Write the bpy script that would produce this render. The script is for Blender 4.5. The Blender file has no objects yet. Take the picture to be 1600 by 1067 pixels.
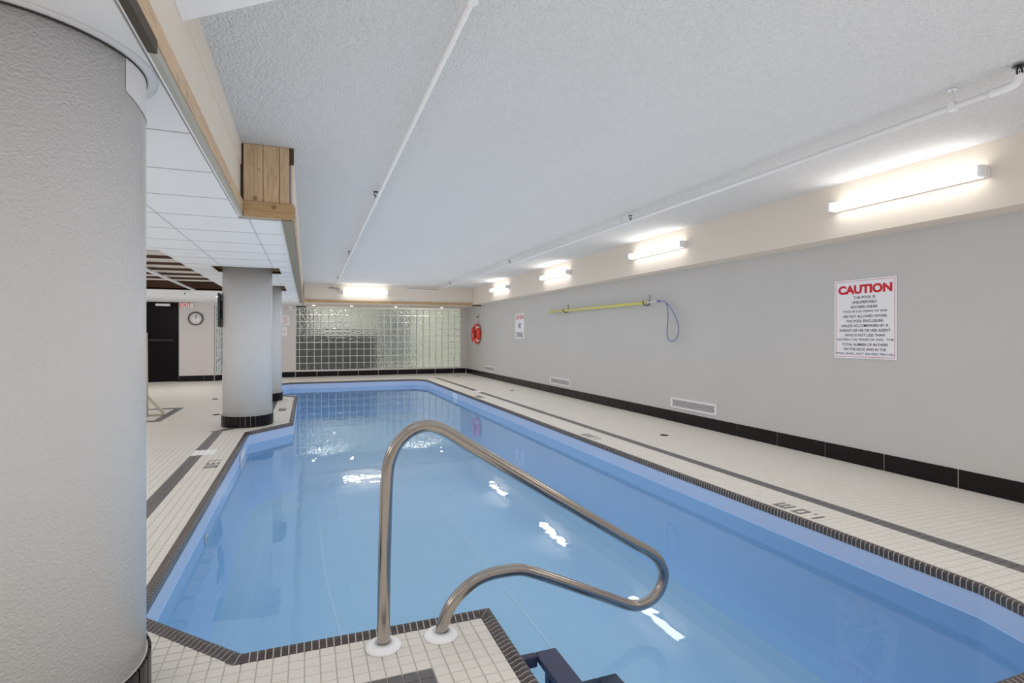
import bpy, bmesh, math, random
from mathutils import Vector, Matrix
random.seed(4)
sc = bpy.context.scene
COL = sc.collection

# ------------------------------------------------------------------ camera
TH = math.atan((800 - 479.0) / 850.0)          # yaw to the right of the pool's long axis (+Y)
S_, C_ = math.sin(TH), math.cos(TH)
CAMH = 1.2
cd = bpy.data.cameras.new('camera')
cam = bpy.data.objects.new('camera', cd)
COL.objects.link(cam)
cam.location = (0, 0, CAMH)
cam.rotation_euler = (math.pi / 2, 0, -TH)
cd.sensor_width = 36.0
cd.lens = 36.0 * 850.0 / 1600.0
cd.shift_y = -(533.5 - 524.0) / 1600.0
cd.clip_start = 0.02
sc.camera = cam

# ------------------------------------------------------------------ world, exposure
w = bpy.data.worlds.new('world')
sc.world = w
w.use_nodes = True
w.node_tree.nodes['Background'].inputs[0].default_value = (0.5, 0.52, 0.55, 1)
w.node_tree.nodes['Background'].inputs[1].default_value = 0.5
sc.view_settings.view_transform = 'Standard'
sc.view_settings.look = 'None'
sc.view_settings.gamma = 1.0
sc.view_settings.use_curve_mapping = False
sc.view_settings.exposure = 0.86
LAMP = 5.0          # pool-hall fluorescents
DOWN = 26.0          # recessed downlights
PANEL_LIGHT = 9.0    # ceiling troffers of the lounge side
cy = sc.cycles
cy.max_bounces = 14
cy.diffuse_bounces = 8
cy.glossy_bounces = 5
cy.transmission_bounces = 8
cy.transparent_max_bounces = 16
cy.caustics_reflective = False
cy.caustics_refractive = False
cy.sample_clamp_indirect = 8.0
# soft room ambience: the photograph is an evenly exposed bracketed shot
cy.use_fast_gi = True
cy.fast_gi_method = 'ADD'
w.light_settings.ao_factor = 0.30
w.light_settings.distance = 2.5

# ------------------------------------------------------------------ materials
def nt(name):
    m = bpy.data.materials.new(name)
    m.use_nodes = True
    n = m.node_tree
    return m, n, n.nodes['Principled BSDF']

def mat(name, col, rough=0.5, metal=0.0, bump=None, vary=None, spec=0.5, emit=None, coat=0.0):
    """bump=(scale,strength,dist) noise relief; vary=(scale,amount) mottled colour"""
    m, n, b = nt(name)
    b.inputs['Base Color'].default_value = (*col, 1)
    b.inputs['Roughness'].default_value = rough
    b.inputs['Metallic'].default_value = metal
    b.inputs['Specular IOR Level'].default_value = spec
    b.inputs['Coat Weight'].default_value = coat
    if emit:
        b.inputs['Emission Color'].default_value = (*emit[0], 1)
        b.inputs['Emission Strength'].default_value = emit[1]
    g = None
    if bump or vary:
        g = n.nodes.new('ShaderNodeNewGeometry')
    if bump:
        t = n.nodes.new('ShaderNodeTexNoise')
        t.inputs['Scale'].default_value = bump[0]
        t.inputs['Detail'].default_value = 3
        n.links.new(g.outputs['Position'], t.inputs['Vector'])
        bp = n.nodes.new('ShaderNodeBump')
        bp.inputs['Strength'].default_value = bump[1]
        bp.inputs['Distance'].default_value = bump[2]
        n.links.new(t.outputs['Fac'], bp.inputs['Height'])
        n.links.new(bp.outputs['Normal'], b.inputs['Normal'])
    if vary:
        t = n.nodes.new('ShaderNodeTexNoise')
        t.inputs['Scale'].default_value = vary[0]
        t.inputs['Detail'].default_value = 4
        n.links.new(g.outputs['Position'], t.inputs['Vector'])
        mx = n.nodes.new('ShaderNodeMix')
        mx.data_type = 'RGBA'
        a = vary[1]
        mx.inputs['A'].default_value = (*[c * (1 - a) for c in col], 1)
        mx.inputs['B'].default_value = (*[min(1, c * (1 + a)) for c in col], 1)
        n.links.new(t.outputs['Fac'], mx.inputs['Factor'])
        n.links.new(mx.outputs['Result'], b.inputs['Base Color'])
    return m

def wood(name, c1, c2, axis=2, rough=0.55):
    m, n, b = nt(name)
    g = n.nodes.new('ShaderNodeNewGeometry')
    mp = n.nodes.new('ShaderNodeMapping')
    s = [26.0, 26.0, 26.0]
    s[axis] = 2.2
    mp.inputs['Scale'].default_value = s
    n.links.new(g.outputs['Position'], mp.inputs['Vector'])
    t = n.nodes.new('ShaderNodeTexNoise')
    t.inputs['Scale'].default_value = 1.6
    t.inputs['Detail'].default_value = 5
    t.inputs['Distortion'].default_value = 1.2
    n.links.new(mp.outputs['Vector'], t.inputs['Vector'])
    k = n.nodes.new('ShaderNodeTexVoronoi')          # knots
    k.inputs['Scale'].default_value = 5.5
    n.links.new(g.outputs['Position'], k.inputs['Vector'])
    kr = n.nodes.new('ShaderNodeValToRGB')
    kr.color_ramp.elements[0].position = 0.03
    kr.color_ramp.elements[0].color = (0.45, 0.36, 0.25, 1)
    kr.color_ramp.elements[1].position = 0.13
    kr.color_ramp.elements[1].color = (1, 1, 1, 1)
    n.links.new(k.outputs['Distance'], kr.inputs['Fac'])
    r = n.nodes.new('ShaderNodeValToRGB')
    r.color_ramp.elements[0].position = 0.32
    r.color_ramp.elements[0].color = (*c1, 1)
    r.color_ramp.elements[1].position = 0.7
    r.color_ramp.elements[1].color = (*c2, 1)
    n.links.new(t.outputs['Fac'], r.inputs['Fac'])
    mx = n.nodes.new('ShaderNodeMix')
    mx.data_type = 'RGBA'
    mx.blend_type = 'MULTIPLY'
    mx.inputs['Factor'].default_value = 1.0
    n.links.new(r.outputs['Color'], mx.inputs['A'])
    n.links.new(kr.outputs['Color'], mx.inputs['B'])
    n.links.new(mx.outputs['Result'], b.inputs['Base Color'])
    b.inputs['Roughness'].default_value = rough
    return m

M = {}
M['ceiling'] = mat('textured white ceiling', (0.675, 0.67, 0.67), 0.85, bump=(80, 1.0, 0.03))
M['panel'] = mat('white ceiling panel', (0.655, 0.655, 0.66), 0.7, bump=(160, 0.15, 0.003))
M['tbar'] = mat('ceiling grid grey', (0.47, 0.47, 0.48), 0.6)
M['wall'] = mat('grey wall paint', (0.49, 0.482, 0.47), 0.5, bump=(120, 0.12, 0.003), vary=(2.2, 0.03))
M['pinkwall'] = mat('warm grey wall paint', (0.55, 0.51, 0.495), 0.55, bump=(120, 0.12, 0.003))
M['beige'] = mat('cream painted drywall', (0.66, 0.59, 0.51), 0.6, bump=(110, 0.1, 0.003))
M['column'] = mat('glossy white column paint', (0.56, 0.56, 0.565), 0.24, bump=(125, 0.5, 0.0075))
M['columncap'] = mat('white metal ring', (0.565, 0.565, 0.57), 0.3, bump=(85, 0.2, 0.005))
M['gap'] = mat('dark gap', (0.03, 0.03, 0.03), 0.8)
M['black_tile'] = mat('black ceramic tile', (0.0045, 0.004, 0.0045), 0.3, vary=(60, 0.3), spec=0.3)
M['grout'] = mat('pale grout', (0.50, 0.47, 0.42), 0.8)
M['dark_tile'] = mat('charcoal mosaic tile', (0.11, 0.105, 0.105), 0.35, vary=(18, 0.3))
M['print'] = mat('grey marking tile', (0.14, 0.135, 0.13), 0.45)
M['coping'] = mat('dark brown glazed edging tile', (0.065, 0.053, 0.052), 0.22, vary=(25, 0.45))
M['liner_top'] = mat('pale lavender pool liner', (0.40, 0.50, 0.71), 0.25)
M['liner'] = mat('blue pool liner', (0.36, 0.63, 0.97), 0.3)  # same liner under water, the blue of the water put into its colour
M['liner_floor'] = mat('light blue pool liner floor', (0.385, 0.64, 0.86), 0.4, vary=(0.9, 0.06))
M['seam'] = mat('pale liner seam', (0.50, 0.72, 0.90), 0.4)
M['white_plastic'] = mat('white plastic', (0.78, 0.78, 0.79), 0.25)
M['white_metal'] = mat('white painted metal', (0.72, 0.72, 0.72), 0.35)
M['pipe'] = mat('white painted pipe', (0.70, 0.70, 0.705), 0.4)
M['steel'] = mat('brushed stainless steel', (0.52, 0.48, 0.44), 0.22, metal=1.0)
M['dark_metal'] = mat('dark metal', (0.05, 0.05, 0.055), 0.4, metal=0.6)
M['navy'] = mat('navy plastic', (0.040, 0.046, 0.085), 0.45)
M['navy_light'] = mat('navy plastic tread', (0.052, 0.060, 0.105), 0.5)
M['lamp'] = mat('lit diffuser', (0.9, 0.9, 0.9), 0.4, emit=((1.0, 0.975, 0.935), LAMP))
M['down'] = mat('lit downlight lens', (0.9, 0.9, 0.9), 0.4, emit=((1.0, 0.94, 0.86), DOWN))
M['troffer'] = mat('lit troffer lens', (0.9, 0.9, 0.9), 0.4, emit=((1.0, 0.93, 0.87), PANEL_LIGHT))
M['pine'] = wood('pine board', (0.42, 0.285, 0.16), (0.62, 0.47, 0.30), 2)
M['pine_x'] = wood('pine batten across', (0.35, 0.22, 0.105), (0.51, 0.345, 0.19), 0)
M['pine_y'] = wood('pine batten along', (0.44, 0.30, 0.18), (0.60, 0.45, 0.31), 1)
M['olive'] = mat('greyish board edge', (0.22, 0.20, 0.155), 0.7)
M['brown'] = wood('dark brown board', (0.050, 0.026, 0.014), (0.085, 0.045, 0.026), 0)
M['greystrip'] = mat('grey metal angle', (0.36, 0.35, 0.31), 0.5)
M['darkstrip'] = mat('dark brown angle', (0.06, 0.045, 0.03), 0.6)
M['slat'] = mat('pale recess panel', (0.52, 0.47, 0.43), 0.65)
M['door'] = mat('black painted door', (0.002, 0.0015, 0.002), 0.35, spec=0.2)
M['sign_white'] = mat('white sign board', (0.74, 0.73, 0.76), 0.3)
M['sign_red'] = mat('red sign print', (0.55, 0.015, 0.03), 0.4)
M['sign_edge'] = mat('dull red sign border', (0.50, 0.12, 0.16), 0.4)
M['sign_black'] = mat('dark sign print', (0.03, 0.03, 0.04), 0.4)
M['exit_face'] = mat('exit sign face', (0.70, 0.66, 0.63), 0.4)
M['exit_red'] = mat('lit red letters', (0.6, 0.02, 0.02), 0.4, emit=((1.0, 0.06, 0.04), 0.06))
M['yellow'] = mat('yellow pole', (0.62, 0.58, 0.17), 0.35)
M['bluehose'] = mat('slate blue hose', (0.20, 0.22, 0.40), 0.4)
M['ring_red'] = mat('red ring buoy', (0.70, 0.05, 0.025), 0.4)
M['rope'] = mat('pale rope', (0.62, 0.52, 0.48), 0.8)
M['dark_flat'] = mat('dark grey green panel', (0.035, 0.05, 0.047), 0.4)
M['stand'] = mat('pale beige painted wood', (0.50, 0.47, 0.36), 0.5)
M['paper'] = mat('white paper', (0.70, 0.66, 0.67), 0.6)
M['cabinet'] = mat('dark grey counter', (0.05, 0.05, 0.052), 0.5)
M['whiteboard'] = mat('pale board', (0.85, 0.85, 0.83), 0.4)
M['greydoor'] = mat('mid grey panel', (0.22, 0.23, 0.25), 0.5)
M['hallwall'] = mat('hall paint', (0.66, 0.67, 0.61), 0.6)

# deck: square mosaic with grout lines on the same grid as the modelled tiles
PIT = 0.054
GX0, GY0 = 0.695, 2.21
def deck_material():
    m, n, b = nt('white mosaic deck')
    g = n.nodes.new('ShaderNodeNewGeometry')
    sp = n.nodes.new('ShaderNodeSeparateXYZ')
    n.links.new(g.outputs['Position'], sp.inputs[0])
    def mth(op, a, bb=None):
        q = n.nodes.new('ShaderNodeMath'); q.operation = op
        if isinstance(a, (int, float)): q.inputs[0].default_value = a
        else: n.links.new(a, q.inputs[0])
        if bb is not None:
            if isinstance(bb, (int, float)): q.inputs[1].default_value = bb
            else: n.links.new(bb, q.inputs[1])
        return q.outputs[0]
    ds = []
    for ax, o in (('X', GX0), ('Y', GY0)):
        f = mth('FRACT', mth('DIVIDE', mth('SUBTRACT', sp.outputs[ax], o - 50 * PIT * 4), PIT))
        ds.append(mth('MINIMUM', f, mth('SUBTRACT', 1.0, f)))
    d = mth('MINIMUM', ds[0], ds[1])
    fac = mth('GREATER_THAN', d, 0.028)
    t = n.nodes.new('ShaderNodeTexNoise'); t.inputs['Scale'].default_value = 1.4
    n.links.new(g.outputs['Position'], t.inputs['Vector'])
    mt = n.nodes.new('ShaderNodeMix'); mt.data_type = 'RGBA'
    mt.inputs['A'].default_value = (0.585, 0.555, 0.505, 1)
    mt.inputs['B'].default_value = (0.65, 0.62, 0.57, 1)
    n.links.new(t.outputs['Fac'], mt.inputs['Factor'])
    mx = n.nodes.new('ShaderNodeMix'); mx.data_type = 'RGBA'
    mx.inputs['A'].default_value = (0.49, 0.46, 0.42, 1)
    n.links.new(mt.outputs['Result'], mx.inputs['B'])
    n.links.new(fac, mx.inputs['Factor'])
    n.links.new(mx.outputs['Result'], b.inputs['Base Color'])
    b.inputs['Roughness'].default_value = 0.42
    return m
M['deck'] = deck_material()
M['tile'] = mat('white mosaic tile', (0.617, 0.587, 0.537), 0.42, vary=(6, 0.05))
M['tile_patch'] = mat('bright white replacement tile', (0.78, 0.78, 0.77), 0.35)

def water_material():
    m, n, b = nt('pool water')
    n.nodes.remove(b)
    out = n.nodes['Material Output']
    g = n.nodes.new('ShaderNodeNewGeometry')
    mp = n.nodes.new('ShaderNodeMapping'); mp.inputs['Scale'].default_value = (1.0, 0.8, 1.0)
    n.links.new(g.outputs['Position'], mp.inputs['Vector'])
    t = n.nodes.new('ShaderNodeTexNoise'); t.inputs['Scale'].default_value = 5.0
    t.inputs['Detail'].default_value = 2.0
    n.links.new(mp.outputs['Vector'], t.inputs['Vector'])
    bp = n.nodes.new('ShaderNodeBump'); bp.inputs['Strength'].default_value = 0.30
    bp.inputs['Distance'].default_value = 0.0045
    n.links.new(t.outputs['Fac'], bp.inputs['Height'])
    gl = n.nodes.new('ShaderNodeBsdfGlossy'); gl.inputs['Roughness'].default_value = 0.012
    gl.inputs['Color'].default_value = (1, 1, 1, 1)
    n.links.new(bp.outputs['Normal'], gl.inputs['Normal'])
    tr = n.nodes.new('ShaderNodeBsdfTransparent'); tr.inputs['Color'].default_value = (0.97, 0.99, 1.0, 1)
    fr = n.nodes.new('ShaderNodeFresnel'); fr.inputs['IOR'].default_value = 1.333
    n.links.new(bp.outputs['Normal'], fr.inputs['Normal'])
    mx = n.nodes.new('ShaderNodeMixShader')
    n.links.new(fr.outputs['Fac'], mx.inputs['Fac'])
    n.links.new(tr.outputs[0], mx.inputs[1]); n.links.new(gl.outputs[0], mx.inputs[2])
    n.links.new(mx.outputs[0], out.inputs['Surface'])
    return m
M['water'] = water_material()

def block_material():
    m, n, b = nt('wavy glass block')
    b.inputs['Base Color'].default_value = (0.90, 0.95, 0.91, 1)
    b.inputs['Roughness'].default_value = 0.06
    b.inputs['Transmission Weight'].default_value = 0.94
    b.inputs['IOR'].default_value = 1.45
    g = n.nodes.new('ShaderNodeNewGeometry')
    t = n.nodes.new('ShaderNodeTexNoise'); t.inputs['Scale'].default_value = 22.0
    t.inputs['Detail'].default_value = 1.5
    n.links.new(g.outputs['Position'], t.inputs['Vector'])
    bp = n.nodes.new('ShaderNodeBump'); bp.inputs['Strength'].default_value = 0.7
    bp.inputs['Distance'].default_value = 0.035
    n.links.new(t.outputs['Fac'], bp.inputs['Height'])
    n.links.new(bp.outputs['Normal'], b.inputs['Normal'])
    return m
M['block'] = block_material()
M['mortar'] = mat('white mortar', (0.66, 0.67, 0.62), 0.6)

# ------------------------------------------------------------------ geometry helpers
WL = {}                                              # world location of every object made
class MB:
    def __init__(s): s.v = []; s.f = []; s.mi = []; s.sm = []
    def quad(s, pts, mi=0, sm=False):
        i = len(s.v); s.v += [tuple(p) for p in pts]; s.f.append(tuple(range(i, i + len(pts)))); s.mi.append(mi); s.sm.append(sm)
        return s
    def raw(s, v, f, mi=0, sm=False):
        i = len(s.v); s.v += [tuple(p) for p in v]
        for q in f: s.f.append(tuple(i + k for k in q)); s.mi.append(mi); s.sm.append(sm)
        return s
    def box(s, x0, x1, y0, y1, z0, z1, mi=0, bev=0.0):
        if bev <= 0:
            v = [(x, y, z) for z in (z0, z1) for y in (y0, y1) for x in (x0, x1)]
            return s.raw(v, [(0, 2, 3, 1), (4, 5, 7, 6), (0, 1, 5, 4), (2, 6, 7, 3), (0, 4, 6, 2), (1, 3, 7, 5)], mi)
        bm = bmesh.new()
        bmesh.ops.create_cube(bm, size=1.0)
        for p in bm.verts:
            p.co = Vector(((x0 + x1) / 2 + p.co.x * (x1 - x0), (y0 + y1) / 2 + p.co.y * (y1 - y0), (z0 + z1) / 2 + p.co.z * (z1 - z0)))
        bmesh.ops.bevel(bm, geom=bm.edges[:], offset=bev, segments=2, affect='EDGES', profile=0.5)
        bm.verts.index_update()
        s.raw([p.co[:] for p in bm.verts], [[q.index for q in f.verts] for f in bm.faces], mi)
        bm.free(); return s
    def tube(s, path, r, n=10, closed=False, mi=0, caps=True):
        P = [Vector(p) for p in path]; k = len(P)
        rs = r if isinstance(r, (list, tuple)) else [r] * k
        T = []
        for i in range(k):
            if closed: t = P[(i + 1) % k] - P[(i - 1) % k]
            else: t = P[min(i + 1, k - 1)] - P[max(i - 1, 0)]
            T.append(t.normalized())
        up = Vector((0, 0, 1)) if abs(T[0].z) < 0.9 else Vector((1, 0, 0))
        nrm = (up - T[0] * up.dot(T[0])).normalized()
        i0 = len(s.v)
        for i in range(k):
            nrm = (nrm - T[i] * nrm.dot(T[i])).normalized(); bn = T[i].cross(nrm)
            for j in range(n):
                a = 2 * math.pi * j / n
                s.v.append(tuple(P[i] + (nrm * math.cos(a) + bn * math.sin(a)) * rs[i]))
        m = k if closed else k - 1
        for i in range(m):
            for j in range(n):
                a, b = i0 + i * n + j, i0 + i * n + (j + 1) % n
                c, d = i0 + ((i + 1) % k) * n + (j + 1) % n, i0 + ((i + 1) % k) * n + j
                s.f.append((a, b, c, d)); s.mi.append(mi); s.sm.append(True)
        if caps and not closed:
            s.f.append(tuple(i0 + j for j in range(n))[::-1]); s.mi.append(mi); s.sm.append(False)
            s.f.append(tuple(i0 + (k - 1) * n + j for j in range(n))); s.mi.append(mi); s.sm.append(False)
        return s
    def lathe(s, prof, c, n=32, mi=0, M3=None, caps=True):
        """prof [(r,h)] turned about the local z axis; M3 turns the axis"""
        i0 = len(s.v); c = Vector(c)
        for (r, h) in prof:
            for j in range(n):
                a = 2 * math.pi * j / n
                p = Vector((r * math.cos(a), r * math.sin(a), h))
                if M3: p = M3 @ p
                s.v.append(tuple(c + p))
        for i in range(len(prof) - 1):
            for j in range(n):
                s.f.append((i0 + i * n + j, i0 + i * n + (j + 1) % n, i0 + (i + 1) * n + (j + 1) % n, i0 + (i + 1) * n + j))
                s.mi.append(mi); s.sm.append(True)
        if caps and prof[0][0] > 1e-5: s.f.append(tuple(i0 + j for j in range(n))[::-1]); s.mi.append(mi); s.sm.append(False)
        if caps and prof[-1][0] > 1e-5: s.f.append(tuple(i0 + (len(prof) - 1) * n + j for j in range(n))); s.mi.append(mi); s.sm.append(False)
        return s
    def build(s, name, mats, parent=None, origin=None):
        mats = mats if isinstance(mats, (list, tuple)) else [mats]
        if origin is None:
            xs, ys, zs = zip(*s.v)
            origin = ((min(xs) + max(xs)) / 2, (min(ys) + max(ys)) / 2, min(zs))
        o = Vector(origin)
        me = bpy.data.meshes.new(name)
        me.from_pydata([tuple(Vector(p) - o) for p in s.v], [], s.f)
        for m in mats: me.materials.append(M[m] if isinstance(m, str) else m)
        me.polygons.foreach_set('material_index', s.mi)
        me.polygons.foreach_set('use_smooth', s.sm)
        me.update()
        return place(name, me, o, parent)

def place(name, data, o, parent=None):
    ob = bpy.data.objects.new(name, data)
    COL.objects.link(ob)
    o = Vector(o); WL[ob.name] = o.copy()
    ob.location = o
    if parent:
        ob.parent = parent
        ob.location = o - WL[parent.name]
    return ob

def empty(name, loc): 
    e = place(name, None, loc); e.empty_display_size = 0.05
    return e

def tag(o, label, cat=None, group=None, kind=None):
    o['label'] = label
    if cat: o['category'] = cat
    if group: o['group'] = group
    if kind: o['kind'] = kind
    return o
def struct(o, label): return tag(o, label, kind='structure')

def dup(o, delta, parent=None):
    """copy a thing with its parts and sub-parts, moved by delta"""
    c = o.copy(); COL.objects.link(c)
    if parent: c.parent = parent
    else: c.location = Vector(o.location) + Vector(delta)
    WL[c.name] = WL[o.name] + Vector(delta)
    for ch in KIDS.get(o.name, []): 
        k = dup(ch, delta, c); KIDS.setdefault(c.name, []).append(k)
    return c
KIDS = {}
_place = place
def place(name, data, o, parent=None):
    ob = _place(name, data, o, parent)
    if parent: KIDS.setdefault(parent.name, []).append(ob)
    return ob

def smooth_path(pts, seg=6, closed=False):
    P = [Vector(p) for p in pts]; out = []; n = len(P)
    for i in range(n if closed else n - 1):
        if closed: p0, p1, p2, p3 = P[i - 1], P[i], P[(i + 1) % n], P[(i + 2) % n]
        else: p0, p1, p2, p3 = P[max(i - 1, 0)], P[i], P[i + 1], P[min(i + 2, n - 1)]
        for k in range(seg):
            t = k / seg
            out.append(0.5 * ((2 * p1) + (p2 - p0) * t + (2 * p0 - 5 * p1 + 4 * p2 - p3) * t * t + (3 * p1 - p0 - 3 * p2 + p3) * t ** 3))
    if not closed: out.append(P[-1])
    return out

def text_mesh(mb, s, fit, R, c, bold=0.0, mi=0):
    """flat lettering fitted to fit=(width,height) (height None keeps proportion), laid by 3x3 R about c"""
    cu = bpy.data.curves.new('t', 'FONT'); cu.body = s; cu.size = 1.0; cu.offset = bold
    cu.align_x = 'CENTER'
    ob = bpy.data.objects.new('t', cu); COL.objects.link(ob)
    dg = bpy.context.evaluated_depsgraph_get()
    me = bpy.data.meshes.new_from_object(ob.evaluated_get(dg))
    xs = [v.co.x for v in me.vertices]; ys = [v.co.y for v in me.vertices]
    cx, cyy = (min(xs) + max(xs)) / 2, (min(ys) + max(ys)) / 2
    sx = fit[0] / (max(xs) - min(xs)) if fit[0] else None
    sy = fit[1] / (max(ys) - min(ys)) if fit[1] else None
    sx = sx or sy; sy = sy or sx
    vs = [Vector(c) + R @ Vector(((v.co.x - cx) * sx, (v.co.y - cyy) * sy, 0)) for v in me.vertices]
    mb.raw([tuple(v) for v in vs], [tuple(p.vertices) for p in me.polygons], mi)
    bpy.data.objects.remove(ob); bpy.data.meshes.remove(me); bpy.data.curves.remove(cu)
    return mb
R_RIGHT = Matrix(((0, 0, -1), (-1, 0, 0), (0, 1, 0)))        # columns: text x=-Y, text y=+Z, normal=-X
R_FAR = Matrix(((1, 0, 0), (0, 0, -1), (0, 1, 0)))           # text x=+X, y=+Z, normal=-Y

def proj(x, y, z):
    d = x * S_ + y * C_
    if d < 0.05: return None
    u = x * C_ - y * S_
    return (800 + 850 * u / d, 524 - 850 * (z - CAMH) / d, d)
def seen(x, y, z, m=60):
    p = proj(x, y, z)
    return bool(p) and -m < p[0] < 1600 + m and -m < p[1] < 1067 + m

# ------------------------------------------------------------------ dimensions
XR = 4.80; XBEAM = 4.545; ZC = 2.58; ZS = 2.06; ZB = 2.095; YF = 16.9; YS = 15.3; ZW = -0.15
XL, YB, YBACK = -6.2, -3.0, 16.25
POOL = [(0.75, 2.265), (-0.225, 2.265), (-0.66, 2.73), (-0.66, 7.44), (-0.17, 8.03), (-0.17, 11.40), (-0.66, 12.0),
        (-0.66, 14.5), (-0.4, 14.82), (2.75, 14.82), (3.0, 14.45), (3.0, 1.64), (2.93, 1.41), (2.66, 1.165), (0.75, 1.165)]
CW = 0.055
def offset(poly, d):
    """mitred offset; d>0 goes to the deck side (poly is clockwise seen from above -> deck on the left of travel)"""
    n = len(poly); out = []
    for i in range(n):
        p0, p1, p2 = (Vector(poly[i - 1]), Vector(poly[i]), Vector(poly[(i + 1) % n]))
        a = (p1 - p0).normalized(); b = (p2 - p1).normalized()
        na, nb = Vector((-a.y, a.x)) * SGN, Vector((-b.y, b.x)) * SGN
        m = (na + nb).normalized()
        out.append(tuple(p1 + m * (d / max(0.3, m.dot(na)))))
    return out
area = sum(POOL[i - 1][0] * POOL[i][1] - POOL[i][0] * POOL[i - 1][1] for i in range(len(POOL)))
SGN = -1 if area > 0 else 1
OUTER = offset(POOL, CW)
def inside(p, poly):
    x, y = p; r = False
    for i in range(len(poly)):
        (x0, y0), (x1, y1) = poly[i - 1], poly[i]
        if (y0 > y) != (y1 > y) and x < (x1 - x0) * (y - y0) / (y1 - y0) + x0: r = not r
    return r
def seg_dist(p, a, b):
    p, a, b = Vector(p), Vector(a), Vector(b); d = b - a
    t = max(0, min(1, (p - a).dot(d) / d.length_squared))
    return (a + d * t - p).length

# ================================================================== STRUCTURE
# --- floor slab with the pool cut out
bm = bmesh.new()
def loop(pts, z):
    vs = [bm.verts.new((x, y, z)) for x, y in pts]
    return [bm.edges.new((vs[i - 1], vs[i])) for i in range(len(vs))]
es = loop([(XL, YB), (4.95, YB), (4.95, 17.05), (XL, 17.05)], -0.0035) + loop(offset(POOL, 0.01), -0.0035)
bmesh.ops.triangle_fill(bm, edges=es, use_beauty=True)
bmesh.ops.recalc_face_normals(bm, faces=bm.faces[:])
for f in bm.faces:
    if f.normal.z < 0: f.normal_flip()
bm.verts.index_update()
fl = MB().raw([v.co[:] for v in bm.verts], [[q.index for q in f.verts] for f in bm.faces]); bm.free()
floor = struct(fl.build('floor', 'deck', origin=(0, 0, 0)), 'off-white mosaic tiled pool deck running around the blue pool')

# --- deck tiles
def in_rects(x, y, R): return any(a <= x <= b and c <= y <= d for a, b, c, d in R)
gx = lambda k: GX0 + k * PIT
gy = lambda k: GY0 + k * PIT
def snapx(x): return gx(round((x - GX0) / PIT))
def snapy(y): return gy(round((y - GY0) / PIT))
sxr = snapx(3.37); sxl = snapx(-1.105); sxn = snapx(-0.60)
DARK = [(sxr, sxr + 2 * PIT, 1.2, 11.0), (sxr, sxr + 2 * PIT, 11.35, 15.2),
        (sxl, sxl + 2 * PIT, 3.0, 6.20), (sxl, sxl + 2 * PIT, 6.46, 7.62),
        (sxn, sxn + 2 * PIT, 8.1, 11.3), (gx(-18), gx(-5), gy(-7), gy(-5)), (gx(-7), gx(-5), 0.6, gy(-5)),
        (3.0, 3.05, -9, -9)]
PATCH = [(gx(-33), gx(-29), snapy(6.20), snapy(6.20) + 5 * PIT), (sxr, sxr + 2 * PIT, 11.0, 11.35)]
def clip(poly, a, b):
    """keep the deck side of the line a->b"""
    a, b = Vector(a), Vector(b); d = (b - a).normalized(); nn = Vector((-d.y, d.x)) * SGN
    out = []
    for i in range(len(poly)):
        p, q = Vector(poly[i - 1]), Vector(poly[i]); sp, sq = (p - a).dot(nn), (q - a).dot(nn)
        if sp >= 0: out.append(tuple(p))
        if (sp >= 0) != (sq >= 0):
            t = sp / (sp - sq); out.append(tuple(p + (q - p) * t))
    res = []
    for p in out:
        if not res or (Vector(p) - Vector(res[-1])).length > 1e-4: res.append(p)
    return res
G = 0.0012; BV = 0.0014
COLS = [(-0.845, 2.09), (-0.745, 8.15), (-0.735, 11.05)]
def tile_geo(mb, poly, mi, z=0.0):
    n = len(poly)
    if n < 3: return
    c = sum((Vector(p) for p in poly), Vector((0, 0))) / n
    a = abs(sum(poly[i - 1][0] * poly[i][1] - poly[i][0] * poly[i - 1][1] for i in range(n))) / 2
    if a < 8e-5: return
    sg = sum(poly[i - 1][0] * poly[i][1] - poly[i][0] * poly[i - 1][1] for i in range(n))
    if sg < 0: poly = poly[::-1]
    inn = [tuple(Vector(p) + (c - Vector(p)).normalized() * min(BV * 1.5, (c - Vector(p)).length * 0.4)) for p in poly]
    v = [(x, y, z - 0.003) for x, y in poly] + [(x, y, z) for x, y in inn]
    mb.raw(v, [tuple(range(n, 2 * n))] + [(i, (i + 1) % n, n + (i + 1) % n, n + i) for i in range(n)], mi)
near = []; mass = MB()
k0, k1 = int((-3 - GX0) / PIT), int((XR - GX0) / PIT)
j0, j1 = int((0.9 - GY0) / PIT), int((15.4 - GY0) / PIT)
OE = [(OUTER[i - 1], OUTER[i]) for i in range(len(OUTER))]
for j in range(j0, j1):
    for k in range(k0, k1 + 1):
        x, y = gx(k) + PIT / 2, gy(j) + PIT / 2
        dk = in_rects(x, y, DARK); pt = in_rects(x, y, PATCH)
        if y > 7.6 and not (dk or pt): continue
        if not seen(x, y, 0, 30): continue
        if -0.6 < x < 2.95 and 2.9 < y < 14.7 and inside((x, y), POOL): continue
        if x < -0.245 * y - 0.1: continue                               # wholly behind the near column
        if any((x - a) ** 2 + (y - b) ** 2 < 0.30 ** 2 for a, b in COLS): continue
        poly = [(gx(k) + G, gy(j) + G), (gx(k + 1) - G, gy(j) + G), (gx(k + 1) - G, gy(j + 1) - G), (gx(k) + G, gy(j + 1) - G)]
        cut = False
        close = [(a, b) for a, b in OE if seg_dist((x, y), a, b) < PIT]
        if any(inside(p, OUTER) for p in poly + [(x, y)]):
            if not close: continue
            for a, b in close: poly = clip(poly, a, b)
            cut = True
            if len(poly) < 3: continue
        mi = 1 if dk else (2 if pt else 0)
        near.append((proj(x, y, 0)[2], cut, mi, poly))
near.sort(key=lambda q: q[0])
tile_mesh = {}
n_whole = 0
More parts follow.
